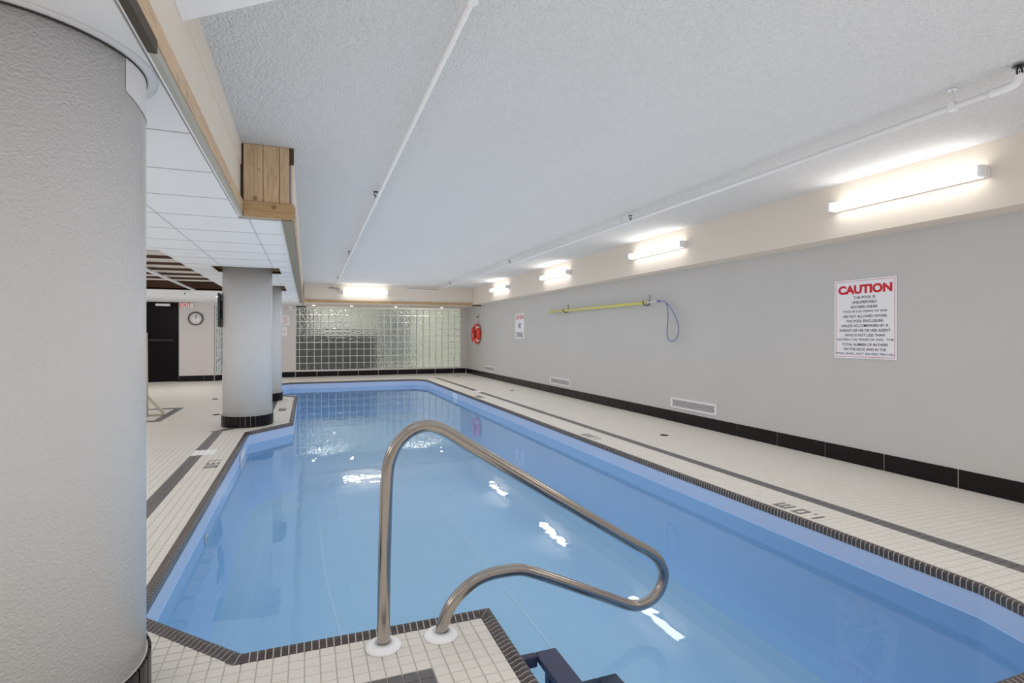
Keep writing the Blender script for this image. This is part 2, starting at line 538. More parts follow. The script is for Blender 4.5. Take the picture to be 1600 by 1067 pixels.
for d, cut, mi, poly in near:
    if not cut and n_whole < 290:
        n_whole += 1
        cx, cyy = (poly[0][0] + poly[2][0]) / 2, (poly[0][1] + poly[2][1]) / 2
        if mi not in tile_mesh:
            h = PIT / 2 - G; t = MB(); tile_geo(t, [(-h, -h), (h, -h), (h, h), (-h, h)], 0)
            o = t.build('tile', ('tile', 'dark_tile', 'tile_patch')[mi], floor, origin=(0, 0, 0))
            o.location = (cx, cyy, 0); tile_mesh[mi] = o
        else:
            o = tile_mesh[mi].copy(); COL.objects.link(o); o.location = (cx, cyy, random.uniform(-0.0004, 0.0002))
    else: tile_geo(mass, poly, mi)
tm = mass.build('deck_tiles', ['tile', 'dark_tile', 'tile_patch'], floor, origin=(0, 0, 0)); tm['kind'] = 'stuff'
# slanting inlay past the near end of the notch
mb = MB(); a, b = Vector((-1.05, 7.60)), Vector((-0.55, 8.16)); d = (b - a).normalized(); nn = Vector((-d.y, d.x))
L = (b - a).length; k = int(L / PIT)
for i in range(k):
    for r in (0, 1):
        q = [a + d * (i * PIT + G) + nn * (r * PIT + G), a + d * ((i + 1) * PIT - G) + nn * (r * PIT + G),
             a + d * ((i + 1) * PIT - G) + nn * ((r + 1) * PIT - G), a + d * (i * PIT + G) + nn * ((r + 1) * PIT - G)]
        tile_geo(mb, [tuple(p) for p in q], 0, 0.0012)
o = mb.build('inlay_tiles', 'dark_tile', floor, origin=(0, 0, 0)); o['kind'] = 'stuff'
# square inlay of dark tiles on the lounge side
mb = MB(); sq = [(-1.93, 8.85), (-1.93, 10.35), (-3.4, 10.35), (-3.4, 8.85)]
for (x0, x1, y0, y1) in ((-2.02, -1.91, 8.85, 10.4), (-3.4, -2.02, 10.29, 10.4), (-3.4, -2.02, 8.85, 8.96)):
    nx, ny = max(1, round((x1 - x0) / PIT)), max(1, round((y1 - y0) / PIT))
    for i in range(nx):
        for j in range(ny):
            ax, bx = x0 + (x1 - x0) * i / nx, x0 + (x1 - x0) * (i + 1) / nx
            ay, by = y0 + (y1 - y0) * j / ny, y0 + (y1 - y0) * (j + 1) / ny
            tile_geo(mb, [(ax + G, ay + G), (bx - G, ay + G), (bx - G, by - G), (ax + G, by - G)], 0, 0.0012)
o = mb.build('inlay_tiles', 'dark_tile', floor, origin=(0, 0, 0)); o['kind'] = 'stuff'

# --- depth markings laid in the deck (digits of straight strokes); o=start point, e=reading direction, u=up direction
def marking(chars, o, e, u, sw=0.02):
    mb = MB(); o, e, u = Vector(o), Vector(e), Vector(u); zt = 0.0016
    def st(a0, b0, a1, b1):
        p = [o + e * a + u * b for a, b in ((a0, b0), (a1, b0), (a1, b1), (a0, b1))]
        sg = sum(p[i - 1].x * p[i].y - p[i].x * p[i - 1].y for i in range(4))
        if sg < 0: p = p[::-1]
        v = [(q.x, q.y, -0.003) for q in p] + [(q.x, q.y, zt) for q in p]
        mb.raw(v, [(4, 5, 6, 7)] + [(i, (i + 1) % 4, 4 + (i + 1) % 4, 4 + i) for i in range(4)])
    H = 0.11; W = 0.075; x = 0.0
    for ch in chars:
        if ch == '1': st(x, 0, x + sw, H); x += sw + 0.035
        elif ch == '.': st(x, 0, x + sw, sw); x += sw + 0.03
        elif ch == '0':
            st(x, 0, x + sw, H); st(x + W - sw, 0, x + W, H); st(x + sw, 0, x + W - sw, sw); st(x + sw, H - sw, x + W - sw, H); x += W + 0.05
        elif ch == '3':
            st(x + W - sw, 0, x + W, H)
            for b in (0, H / 2 - sw / 2, H - sw): st(x, b, x + W - sw, b + sw)
            x += W + 0.045
        elif ch == 'm':
            w2 = 0.105; st(x, H - sw, x + w2, H)
            for a in (0, w2 / 2 - sw / 2, w2 - sw): st(x + a, 0, x + a + sw, H - sw)
            x += w2 + 0.04
    return mb.build('depth_marking', 'print', floor, origin=(0, 0, 0))
for (txt, o, e, u) in (('1.0m', (3.205, 2.628), (0, 1), (-1, 0)), ('1.3m', (3.215, 5.55), (0, 1), (-1, 0)), ('1.3m', (3.215, 10.0), (0, 1), (-1, 0)),
                       ('1.3m', (-0.875, 5.90), (0, -1), (1, 0)), ('1.3m', (-0.42, 9.75), (0, -1), (1, 0))):
    m_ = marking(txt, o, e, u)
    m_['label'] = 'dark grey %s depth marking set in the deck' % txt

# --- pool edging (coping) tiles
PROF = [(0, -0.004), (0, 0.0015), (0.22, 0.003), (0.50, 0.011), (0.78, 0.013), (0.94, 0.008), (1.0, -0.004), (1.0, -0.034)]
cb = MB(); np_ = len(PROF)
for i in range(len(POOL)):
    a, b, oa, ob_ = Vector(POOL[i - 1]), Vector(POOL[i]), Vector(OUTER[i - 1]), Vector(OUTER[i])
    for q in range(np_ - 1):
        pts = []
        for (k, u, v_) in ((q, oa, a), (q + 1, oa, a), (q + 1, ob_, b), (q, ob_, b)):
            t = PROF[k][0] - (0.012 if k >= np_ - 2 else 0); z = PROF[k][1] - 0.0009
            w2 = u.lerp(v_, t); pts.append((w2.x, w2.y, z))
        cb.quad(pts if SGN < 0 else pts[::-1])
coping = struct(cb.build('trim_1', 'grout', origin=(0, 0, 0)), 'dark brown glazed tile edging around the pool in pale grout')
ct = []
NV = len(POOL)
for i in range(NV):
    a, b = Vector(POOL[i - 1]), Vector(POOL[i]); oa, ob_ = Vector(OUTER[i - 1]), Vector(OUTER[i])
    L = (b - a).length; n = max(1, round(L / 0.027))
    dr_ = (b - a) / L
    sa, sb = (oa - a).dot(dr_), (ob_ - a).dot(dr_)                  # outer mitre ends measured along the edge
    on = (oa - a) - dr_ * sa                                        # straight across, pool edge to deck edge
    gp = 0.0021
    for k in range(n):
        s0, s1 = k * L / n + gp, (k + 1) * L / n - gp
        o0 = max(sa, s0) if k else sa + gp; o1 = min(sb, s1) if k < n - 1 else sb - gp
        o0 = min(o0, sb - gp); o1 = max(o1, sa + gp); o0 = min(o0, o1)
        t0, t1 = k / n, (k + 1) / n
        v = []
        for si, so in ((s0, o0), (s1, o1)):
            pi, po = a + dr_ * si, a + dr_ * so + on
            for (s_, z) in PROF:
                q = po.lerp(pi, s_); v.append((q.x, q.y, z))
        np_ = len(PROF)
        f = [(q, q + 1, np_ + q + 1, np_ + q) for q in range(np_ - 1)] + [tuple(range(np_))[::-1], tuple(range(np_, 2 * np_))]
        if SGN > 0: f = [tuple(reversed(q)) for q in f]
        mid = a.lerp(b, (t0 + t1) / 2)
        vis = seen(mid.x, mid.y, 0, 20)
        p = proj(mid.x, mid.y, 0)
        ct.append((p[2] if vis and mid.x > -0.245 * mid.y - 0.1 else 99, v, f))
ct.sort(key=lambda q: q[0])
mass = MB()
for i, (d, v, f) in enumerate(ct):
    if i < 290 and d < 90: MB().raw(v, f).build('tile', 'coping', coping)
    else: mass.raw(v, f)
o = mass.build('edging_tiles', 'coping', coping, origin=(0, 0, 0)); o['kind'] = 'stuff'

# --- pool shell
ZBOT = -1.12
mb = MB()
def ring(z0, z1, d0, d1, mi):
    A, B = offset(POOL, d0), offset(POOL, d1)
    for i in range(NV):
        q = [(*A[i - 1], z0), (*A[i], z0), (*B[i], z1), (*B[i - 1], z1)]
        mb.quad(q if SGN < 0 else q[::-1], mi)
ring(-0.02, ZW + 0.002, 0.004, 0.004, 0)
ring(ZW + 0.002, ZW + 0.002, 0.004, 0.0, 1)
ring(ZW + 0.002, -0.70, 0.0, 0.0, 1)
CV = ZBOT + 0.70; NC = 6
for i in range(NC):
    a0, a1 = math.pi / 2 * i / NC, math.pi / 2 * (i + 1) / NC
    ring(-0.70 + CV * math.sin(a0), -0.70 + CV * math.sin(a1), -0.30 * (1 - math.cos(a0)), -0.30 * (1 - math.cos(a1)), 1 if i < 2 else 2)
pf = offset(POOL, -0.30)
mb.quad([(x, y, ZBOT) for x, y in (pf if SGN < 0 else pf[::-1])], 2)
basin = struct(mb.build('pool_basin', ['liner_top', 'liner', 'liner_floor'], origin=(0, 0, ZBOT)), 'pale blue vinyl lined pool basin with lavender sides, the tint of the water painted in below the waterline')
for pts in ([(0.36, 3.2), (0.26, 4.3), (0.17, 5.6), (0.15, 7.2)], [(1.72, 2.0), (1.70, 6), (1.72, 13)]):
    P = smooth_path([(x, y, ZBOT + 0.002) for x, y in pts], 5); m2 = MB(); hw = Vector((0.008, 0, 0))
    for i in range(len(P) - 1): m2.quad([P[i] - hw, P[i] + hw, P[i + 1] + hw, P[i + 1] - hw])
    m2.build('liner_seam', 'seam', basin)
water = MB()
water.quad([(x, y, ZW) for x, y in (POOL if SGN < 0 else POOL[::-1])])
wob = water.build('pool_water', 'water', origin=(0, 0, ZW))
tag(wob, 'still clear water surface filling the blue pool', kind='structure')

# --- pool fittings
def fitting(name, label, x, y, z, w_, h_, face):
    e = empty(name, (x, y, z)); tag(e, label, 'pool fitting')
    m2 = MB(); t = 0.022; s = 1 if face > 0 else -1
    for (a0, a1, b0, b1) in ((-w_, w_, -h_, -h_ + t), (-w_, w_, h_ - t, h_), (-w_, -w_ + t, -h_ + t, h_ - t), (w_ - t, w_, -h_ + t, h_ - t)):
        m2.box(min(x, x + s * 0.012), max(x, x + s * 0.012), y + a0, y + a1, z + b0, z + b1)
    m2.build('frame', 'white_plastic', e)
    MB().box(min(x, x + s * 0.004), max(x, x + s * 0.004), y - w_ + t, y + w_ - t, z - h_ + t, z + h_ - t).build('weir_flap', 'liner', e)
    for i in range(4):
        yy = y - w_ + t + (2 * w_ - 2 * t) * (i + 0.5) / 4
        MB().box(min(x, x + s * 0.009), max(x, x + s * 0.009), yy - 0.008, yy + 0.008, z - h_ + t, z + h_ - t).build('bar', 'white_plastic', e)
fitting('pool_skimmer', 'small white framed skimmer opening in the pool side under the red ring buoy', 2.999, 11.36, -0.118, 0.17, 0.075, -1)
fitting('pool_skimmer', 'white framed skimmer opening in the pool side near the slanting corner', -0.659, 6.6, -0.15, 0.17, 0.085, 1)
e = empty('return_fitting', (-0.659, 4.3, -0.22)); tag(e, 'small round white return inlet in the pool side nearer the column', 'pool fitting')
Rx = Matrix(((0, 0, 1), (0, 1, 0), (-1, 0, 0)))
MB().lathe([(0.04, 0), (0.04, 0.006), (0.03, 0.012)], (-0.659, 4.3, -0.22), 20, 0, Rx).build('flange', 'white_plastic', e)
MB().lathe([(0.014, 0.0), (0.014, 0.016)], (-0.659, 4.3, -0.22), 14, 0, Rx).build('nozzle', 'liner_top', e)

# --- walls
mb = MB().box(XR, XR + 0.15, YB, 17.05, -0.0035, ZC)
struct(mb.build('wall_right', 'wall'), 'long plain grey painted wall on the far side of the pool')
mb = MB()
mb.box(-1.65, -0.29, YF, YF + 0.14, -0.0035, ZC); mb.box(4.63, XR, YF, YF + 0.14, -0.0035, ZC)
mb.box(-0.29, 4.63, YF, YF + 0.14, -0.0035, 0.185); mb.box(-0.29, 4.63, YF, YF + 0.14, 2.06, ZC)
struct(mb.build('wall_far', 'pinkwall'), 'warm grey end wall framing the large glass block panel')
mb = MB(); mb.box(XL, -3.98, YBACK, YBACK + 0.14, -0.0035, ZC); mb.box(-3.98, -3.10, YBACK, YBACK + 0.14, 2.055, ZC); mb.box(-3.10, -2.29, YBACK, YBACK + 0.14, -0.0035, ZC)
struct(mb.build('wall_back', 'pinkwall'), 'pale pinkish wall with the black door, exit sign and clock')
struct(MB().box(XL - 0.14, XL, YB, 17.05, -0.0035, ZC).build('wall_left', 'pinkwall'), 'pale wall closing the lounge side of the hall')
struct(MB().box(XL, XR, YB - 0.14, YB, -0.0035, ZC).build('wall_front', 'pinkwall'), 'pale wall closing the hall behind the viewer')
struct(MB().box(-0.46, XR + 0.15, YB, 17.05, ZC, ZC + 0.1).build('ceiling', 'ceiling'), 'white rough stippled ceiling over the pool')

# slanting glass block bay beside the clock wall
def block_wall(e, P0, ux, cols, rows, pitch, z0, half=False):
    """blocks in a plane from P0 along unit vector ux; shared meshes"""
    ux = Vector((*ux, 0)); nrm = Vector((ux.y, -ux.x, 0)); uz = Vector((0, 0, 1))
    Rm = Matrix((ux, nrm, uz)).transposed()
    h = pitch / 2 - 0.007
    def blk(wd):
        m2 = MB(); D = 0.036; b_ = 0.012
        pr = [(-D, 0.0), (-D - 0.006, b_)]
        v = []
        for (yy, ins) in ((-D, 0), (-D - 0.006, b_), (D, 0), (D + 0.006, b_)):
            v += [(-wd + ins, -yy, -h + ins), (wd - ins, -yy, -h + ins), (wd - ins, -yy, h - ins), (-wd + ins, -yy, h - ins)]
        f = [(4, 5, 6, 7), (15, 14, 13, 12)]
        for i in range(4):
            j = (i + 1) % 4
            f += [(i, j, 4 + j, 4 + i), (8 + i, 12 + i, 12 + j, 8 + j), (i, 8 + i, 8 + j, j)]
        m2.raw([tuple(Rm @ Vector(q)) for q in v], f)
        bm2 = bmesh.new(); vv = [bm2.verts.new(q) for q in m2.v]
        for q in m2.f: bm2.faces.new([vv[k] for k in q])
        bmesh.ops.recalc_face_normals(bm2, faces=bm2.faces[:])
        me = bpy.data.meshes.new('glass_block'); bm2.to_mesh(me); bm2.free(); me.materials.append(M['block']); return me
    mesh = blk(h); x_ = 0.0
    widths = ([pitch * 0.5] if half else []) + [pitch] * cols
    mh = blk(pitch * 0.25 - 0.007) if half else None
    xs = [0.0]
    for wd in widths: xs.append(xs[-1] + wd)
    for i, wd in enumerate(widths):
        for r in range(rows):
            c = Vector(P0) + ux * ((xs[i] + xs[i + 1]) / 2) + uz * (z0 + (r + 0.5) * pitch)
            place('glass_block', mh if (half and i == 0) else mesh, c, e)
    m3 = MB()
    def bar(x0, x1, za, zb):
        v = []
        for zz in (za, zb):
            for (xx, dd) in ((x0, -0.034), (x1, -0.034), (x1, 0.034), (x0, 0.034)):
                q = Vector(P0) + ux * xx + nrm * dd; v.append((q.x, q.y, zz))
        m3.raw(v, [(3, 2, 1, 0), (4, 5, 6, 7)] + [(i, (i + 1) % 4, 4 + (i + 1) % 4, 4 + i) for i in range(4)])
    zt = z0 + rows * pitch
    for r in range(rows + 1): bar(0, xs[-1], z0 + r * pitch - 0.007, z0 + r * pitch + 0.007)
    for q in xs:
        for r in range(rows): bar(q - 0.007, q + 0.007, z0 + r * pitch + 0.007, z0 + (r + 1) * pitch - 0.007)
    m3.build('mortar', 'mortar', e)
W1 = empty('window_1', (-0.29, YF + 0.06, 0.185)); struct(W1, 'wide wall panel of square wavy glass blocks at the end of the pool')
block_wall(W1, (-0.29, YF + 0.05, 0), (1, 0), 24, 9, 4.92 / 24.5, 0.19, half=True)
dg_ = Vector((0.69, 0.69)).normalized()
W2 = empty('window_2', (-2.25, 16.27, 0.185)); struct(W2, 'narrow slanting glass block bay beside the clock wall')
block_wall(W2, (-2.27, 16.29, 0), tuple(dg_), 4, 9, 0.2, 0.19)
# base under the slanting bay
m2 = MB(); a = Vector((-2.29, 16.25)); b = a + dg_ * 0.93; nn = Vector((dg_.y, -dg_.x))
def slab2(m2, a, b, n0, n1, z0, z1):
    v = [(*(a + nn * n0), z0), (*(b + nn * n0), z0), (*(b + nn * n1), z0), (*(a + nn * n1), z0)]
    v += [(x, y, z1) for x, y, _ in v]
    m2.raw(v, [(3, 2, 1, 0), (4, 5, 6, 7)] + [(i, (i + 1) % 4, 4 + (i + 1) % 4, 4 + i) for i in range(4)])
slab2(m2, a, b, -0.1, 0.01, -0.003, 0.183); slab2(m2, a, b, -0.1, 0.01, 1.995, 2.06)
struct(m2.build('trim_2', 'pinkwall'), 'low sill and head strip of the slanting glass block bay')

# --- room behind the glass blocks
struct(MB().box(-2.2, 6, 19.4, 19.5, -0.0035, 2.5).build('wall_hallway', 'hallwall'), 'pale hallway wall blurred behind the glass blocks')
struct(MB().box(-2.2, 6, 17.06, 19.4, -0.06, -0.0035).build('floor_hallway', 'hallwall'), 'hallway floor blurred behind the glass blocks')
struct(MB().box(-2.2, 6, 17.06, 19.4, 2.45, 2.5).build('ceiling_hallway', 'hallwall'), 'hallway ceiling behind the glass blocks')
struct(MB().box(-2.25, -2.2, 17.06, 19.4, -0.06, 2.45).build('wall_hallway_left', 'greydoor'), 'dim end wall of the hallway behind the glass blocks')
struct(MB().box(6, 6.05, 17.06, 19.4, -0.06, 2.45).build('wall_hallway_right', 'hallwall'), 'pale end wall of the hallway behind the glass blocks')
cab = empty('counter', (0.75, 18.2, 0)); tag(cab, 'dark counter dimly visible behind the lower glass blocks', 'counter')
MB().box(-0.9, 2.1, 18.0, 18.5, -0.003, 1.18).build('body', 'cabinet', cab)
MB().box(-0.9, 2.1, 17.95, 18.55, 1.18, 1.22).build('worktop', 'greydoor', cab)
wbd = empty('bright_window_board', (0.85, 19.38, 1.3)); tag(wbd, 'pale board standing in for a bright window behind the upper glass blocks above the dark counter', 'panel')  # pale colour stands in for the bright window beyond the glass
MB().box(0.05, 1.55, 19.36, 19.398, 1.2, 2.1).build('board', 'whiteboard', wbd)
MB().box(0.02, 1.58, 19.35, 19.36, 1.17, 1.2).build('ledge', 'white_metal', wbd)
for (x0, x1) in ((-0.9, 0.0), (1.62, 2.2)):
    pass
c2 = empty('wall_cupboard', (-0.5, 19.3, 1.3)); tag(c2, 'dark tall cupboard behind the glass blocks beside the bright panel', 'cupboard')
MB().box(-1.0, -0.02, 18.9, 19.395, 1.225, 2.2).build('body', 'cabinet', c2)
MB().box(-0.52, -0.5, 18.885, 18.9, 1.3, 2.1).build('handle', 'greydoor', c2)
c3 = empty('hallway_door_leaf', (3.0, 19.38, 0)); tag(c3, 'mid grey door leaf seen dimly behind the middle glass blocks', 'door')
MB().box(2.45, 3.45, 19.34, 19.398, 0.0, 2.05).build('leaf', 'greydoor', c3)
MB().box(2.52, 2.64, 19.31, 19.34, 1.0, 1.03).build('handle', 'steel', c3)
for xx in (0.6, 3.6):
    t = empty('hallway_light', (xx, 18.3, 2.44)); tag(t, 'lit ceiling light behind the glass blocks %s' % ('over the dark counter' if xx < 2 else 'past the grey door'), 'ceiling light')
    MB().box(xx - 0.6, xx + 0.6, 18.15, 18.45, 2.42, 2.448).build('housing', 'white_metal', t)
    MB().box(xx - 0.58, xx + 0.58, 18.17, 18.43, 2.41, 2.42).build('diffuser', 'troffer', t)

# --- beam on the right wall, end soffit
struct(MB().box(XBEAM, XR, YB, 16.9, ZB, ZC).build('beam', 'beige'), 'long cream dropped beam above the grey wall carrying the strip lights')
struct(MB().box(-0.06, XBEAM, YS, YF, ZS, ZC).build('soffit', ['beige']), 'cream soffit above the glass block wall carrying one strip light')
tr3 = struct(MB().box(0.0, XBEAM, YS - 0.03, YS, 2.075, 2.14).build('trim_3', 'pine_x'), 'thin pine batten along the foot of the end soffit')
MB().box(-0.42, 0.0, YS - 0.034, YS - 0.004, 2.08, 2.15).build('batten', 'pine_y', tr3)
MB().box(XBEAM, XR - 0.001, YS - 0.03, YS, 2.055, 2.094).build('batten', 'brown', tr3)

# --- dropped ceiling on the lounge side
RX1, RY0, RY1 = -1.40, 6.42, 11.85
HOLES = [(-1.11, -0.33, 7.6, 8.32), (-1.09, -0.36, 10.25, 11.1 + 0.35)]
mb = MB()
def slab_with_holes(x0, x1, y0, y1, holes, z0, z1):
    xs = sorted({x0, x1, *[h[0] for h in holes], *[h[1] for h in holes]}); ys = sorted({y0, y1, *[h[2] for h in holes], *[h[3] for h in holes]})
    for i in range(len(xs) - 1):
        for j in range(len(ys) - 1):
            cx, cyy = (xs[i] + xs[i + 1]) / 2, (ys[j] + ys[j + 1]) / 2
            if any(h[0] < cx < h[1] and h[2] < cyy < h[3] for h in holes): continue
            mb.box(xs[i], xs[i + 1], ys[j], ys[j + 1], z0, z1)
ALLH = HOLES + [(-5.6, RX1, RY0, RY1)]
slab_with_holes(XL, -0.46, YB, 4.34, [], 2.074, 2.095)
slab_with_holes(XL, -0.105, 4.34, YF, ALLH, 2.074, 2.095)
dc = struct(mb.build('dropped_ceiling', 'tbar', origin=(0, 0, 2.074)), 'lower white panel ceiling over the lounge side of the deck')
PX, PY = 0.5865, 0.598; X0g, Y0g = -0.40, 2.652
pc = {}
for i in range(-7, 1):
    for j in range(-9, 25):
        x0, x1 = X0g + i * PX, X0g + (i + 1) * PX; y0, y1 = Y0g + j * PY, Y0g + (j + 1) * PY
        xe = -0.463 if y0 < 4.33 else -0.108
        x1 = min(x1, xe); y1 = min(y1, YF - 0.002); x0 = max(x0, XL + 0.01)
        if y0 < 4.34 < y1 - 0.02 and i >= 0: y0 = 4.345
        if x1 - x0 < 0.03 or y1 - y0 < 0.04: continue
        pieces = [(x0, x1, y0, y1)]
        for h in ALLH:
            np2 = []
            for (a, b, c, d) in pieces:
                if h[0] >= b or h[1] <= a or h[2] >= d or h[3] <= c: np2.append((a, b, c, d)); continue
                if c < h[2]: np2.append((a, b, c, h[2]))
                if d > h[3]: np2.append((a, b, h[3], d))
                cc, dd = max(c, h[2]), min(d, h[3])
                if a < h[0]: np2.append((a, h[0], cc, dd))
                if b > h[1]: np2.append((h[1], b, cc, dd))
            pieces = np2
        for (a, b, c, d) in pieces:
            if b - a < 0.03 or d - c < 0.03: continue
            key = (round(b - a, 3), round(d - c, 3))
            if key in pc:
                o = pc[key].copy(); COL.objects.link(o); o.location = Vector(((a + b) / 2, (c + d) / 2, ZS)) - WL[dc.name]
            else:
                o = MB().box(a + 0.0015, b - 0.0015, c + 0.0015, d - 0.0015, ZS, 2.0735).build('panel', 'panel', dc, origin=((a + b) / 2, (c + d) / 2, ZS)); pc[key] = o
def grid_bar(x0, x1, y0, y1): MB().box(x0, x1, y0, y1, ZS - 0.0022, ZS - 0.0002).build('grid_bar', 'tbar', dc)
for j in range(-3, 25):
    y = Y0g + j * PY
    if y > YF - 0.05: continue
    xe = -0.47 if y < 4.33 else -0.20
    spans = [(-3.4, xe)]
    for h in ALLH:
        if h[2] - 0.01 < y < h[3] + 0.01:
            spans = [q for (a, b) in spans for q in ((a, min(b, h[0])), (max(a, h[1]), b)) if q[1] - q[0] > 0.03]
    for (a, b) in spans: grid_bar(a, b, y - 0.006, y + 0.006)
for i in range(-3, 1):
    x = X0g + i * PX
    spans = [(YB, YF - 0.01)] if i < 0 else [(4.35, YF - 0.01)]
    for h in ALLH:
        if h[0] - 0.01 < x < h[1] + 0.01:
            spans = [q for (a, b) in spans for q in ((a, min(b, h[2])), (max(a, h[3]), b)) if q[1] - q[0] > 0.03]
    for (a, b) in spans: grid_bar(x - 0.005, x + 0.005, a, b)
# wooden linings of the square openings round the columns
for (a, b, c, d) in HOLES:
    m2 = MB(); t = 0.02
    m2.box(a - t, a, c, d, 2.062, 2.3); m2.box(a, b, d, d + t, 2.062, 2.3); m2.box(b, b + t, c, d, 2.062, 2.3); m2.box(a, b, c - t, c, 2.062, 2.3)
    m2.build('opening_lining', 'pine_x', dc)
    m2 = MB().box(a - t, b + t, c - t, d + t, 2.3, 2.32); m2.build('opening_lid', 'olive', dc)
# fascia near the viewer
f1 = MB(); f1.box(-0.462, -0.445, YB, 4.34, 2.07, ZC)
fas = struct(f1.build('trim_4', 'beige'), 'cream fascia board stepping from the panel ceiling up to the stippled ceiling')
MB().box(-0.445, -0.437, YB, 4.335, 2.43, ZC - 0.001).build('top_strip', 'beige', fas)
MB().box(-0.445, -0.425, YB, 4.335, 2.088, 2.165).build('batten', 'pine_y', fas)
MB().box(-0.445, -0.428, 1.91, 4.335, 2.052, 2.086).build('angle', 'greystrip', fas)
MB().box(-0.445, -0.420, YB, 1.91, 2.047, 2.0865).build('angle', 'darkstrip', fas)
MB().box(-0.453, -0.446, YB, 4.335, 2.052, 2.0695).build('bead', 'white_metal', fas)
# wood end panel
pe = empty('trim_5', (-0.27, 4.34, ZS)); struct(pe, 'pine board end panel stepping the ceiling fascia back')
xs = [-0.425, -0.296, -0.185, -0.118]
for i in range(3):
    MB().box(xs[i] + 0.0015, xs[i + 1] - 0.0015, 4.325, 4.345, 2.165, ZC - 0.002, bev=0.003).build('board', 'pine', pe)
MB().box(-0.425, -0.085, 4.312, 4.342, 2.052, 2.163, bev=0.003).build('bottom_board', 'pine_x', pe)
MB().box(-0.445, -0.118, 4.346, 4.36, 2.07, ZC - 0.002).build('backing', 'brown', pe)
MB().box(-0.118, -0.088, 4.33, 4.36, 2.46, ZC - 0.002).build('corner_block', 'brown', pe)
# second fascia
f2 = MB().box(-0.105, -0.092, 4.345, YS, 2.07, ZC)
fs2 = struct(f2.build('trim_6', 'beige'), 'cream fascia edge running from the pine panel to the end soffit')
MB().box(-0.092, -0.078, 4.345, YS - 0.04, 2.06, 2.15).build('batten', 'pine_y', fs2)
MB().box(-0.172, -0.10, 4.345, YS - 0.04, 2.040, 2.0595).build('bottom_board', 'olive', fs2)
# bulkhead corner above the viewer
bk = MB(); pl = [(-0.444, 2.39), (-0.235, 2.225), (0.25, 1.84), (0.25, 0.2), (-0.444, 0.2)]
v = [(x, y, 2.40) for x, y in pl] + [(x, y, ZC) for x, y in pl]
bk.raw(v, [(0, 1, 2, 3, 4), (9, 8, 7, 6, 5)] + [(i, 5 + i, 5 + (i + 1) % 5, (i + 1) % 5) for i in range(5)])
struct(bk.build('bulkhead', 'white_plastic'), 'plain white boxed corner hanging under the ceiling beside the fascia')

# recess with brown joists
rc = empty('recess', (-3.5, 9.1, ZS)); struct(rc, 'open ceiling recess with brown joists and pale panels beyond the columns')
m2 = MB(); x0, x1 = -5.6, RX1
m2.box(x1, x1 + 0.015, RY0, RY1, 2.062, 2.32); m2.box(x0 - 0.015, x0, RY0, RY1, 2.062, 2.32)
m2.build('side_lining', 'slat', rc)
MB().box(x0, x1, RY1, RY1 + 0.02, 2.062, 2.32).build('end_board', 'brown', rc)
MB().box(x0, x1, RY0 - 0.02, RY0, 2.062, 2.32).build('end_board', 'slat', rc)
MB().box(x0, x1, RY0, RY1, 2.32, 2.34).build('top', 'brown', rc)
for i in range(6):
    ya = 6.60 + i * 0.645
    MB().box(x0 + 0.002, x1 - 0.03, ya, ya + 0.625, 2.112, 2.14).build('recess_panel', 'slat', rc)
    MB().box(x0 + 0.002, x1 - 0.03, ya - 0.018, ya - 0.0005, 2.080, 2.15).build('joist', 'brown', rc)
MB().tube([(-1.93, 6.5, 2.055), (-1.98, 11.8, 2.055)], 0.022, 8).build('track', 'white_metal', rc)

# --- baseboards of black tiles
bR = struct(MB().box(XR - 0.004, XR, YB, YF, 0.0, 0.149).build('baseboard_right', 'grout'), 'black tile baseboard with pale joints along the long grey wall')
j = 2.762 - 0.5865 * 9; pr = None
while j < YF - 0.02:
    a, b = j, min(j + 0.5865, YF - 0.02)
    if b - a > 0.05: MB().box(XR - 0.013, XR - 0.003, a + 0.005, b - 0.005, 0.001, 0.148, bev=0.002).build('tile', 'black_tile', bR)
    j += 0.5865
bF = struct(MB().box(-1.63, XR - 0.014, YF - 0.004, YF, 0.0, 0.149).build('baseboard_far', 'grout'), 'black tile baseboard under the glass block wall')
j = -0.30 - 0.585 * 2
while j < XR - 0.03:
    a, b = max(j, -1.62), min(j + 0.585, XR - 0.014)
    if b - a > 0.05: MB().box(a + 0.007, b - 0.007, YF - 0.013, YF - 0.003, 0.001, 0.148, bev=0.002).build('tile', 'black_tile', bF)
    j += 0.585
bB = struct(MB().box(-3.10, -2.29, YBACK - 0.004, YBACK, 0.0, 0.139).build('baseboard_back', 'grout'), 'black tile baseboard below the clock')
for (a, b) in ((-3.095, -2.52), (-2.515, -2.295)):
    MB().box(a, b, YBACK - 0.013, YBACK - 0.003, 0.001, 0.148, bev=0.002).build('tile', 'black_tile', bB)
bD = MB(); slab2(bD, a := Vector((-2.285, 16.245)), a + dg_ * 0.9, 0.01, 0.016, 0.0, 0.147)
bD = struct(bD.build('baseboard_bay', 'grout'), 'black tile baseboard under the slanting glass block bay')
for k in range(3):
    m2 = MB(); slab2(m2, a + dg_ * (0.3 * k + 0.003), a + dg_ * (0.3 * k + 0.297), 0.016, 0.024, 0.001, 0.147); m2.build('tile', 'black_tile', bD)

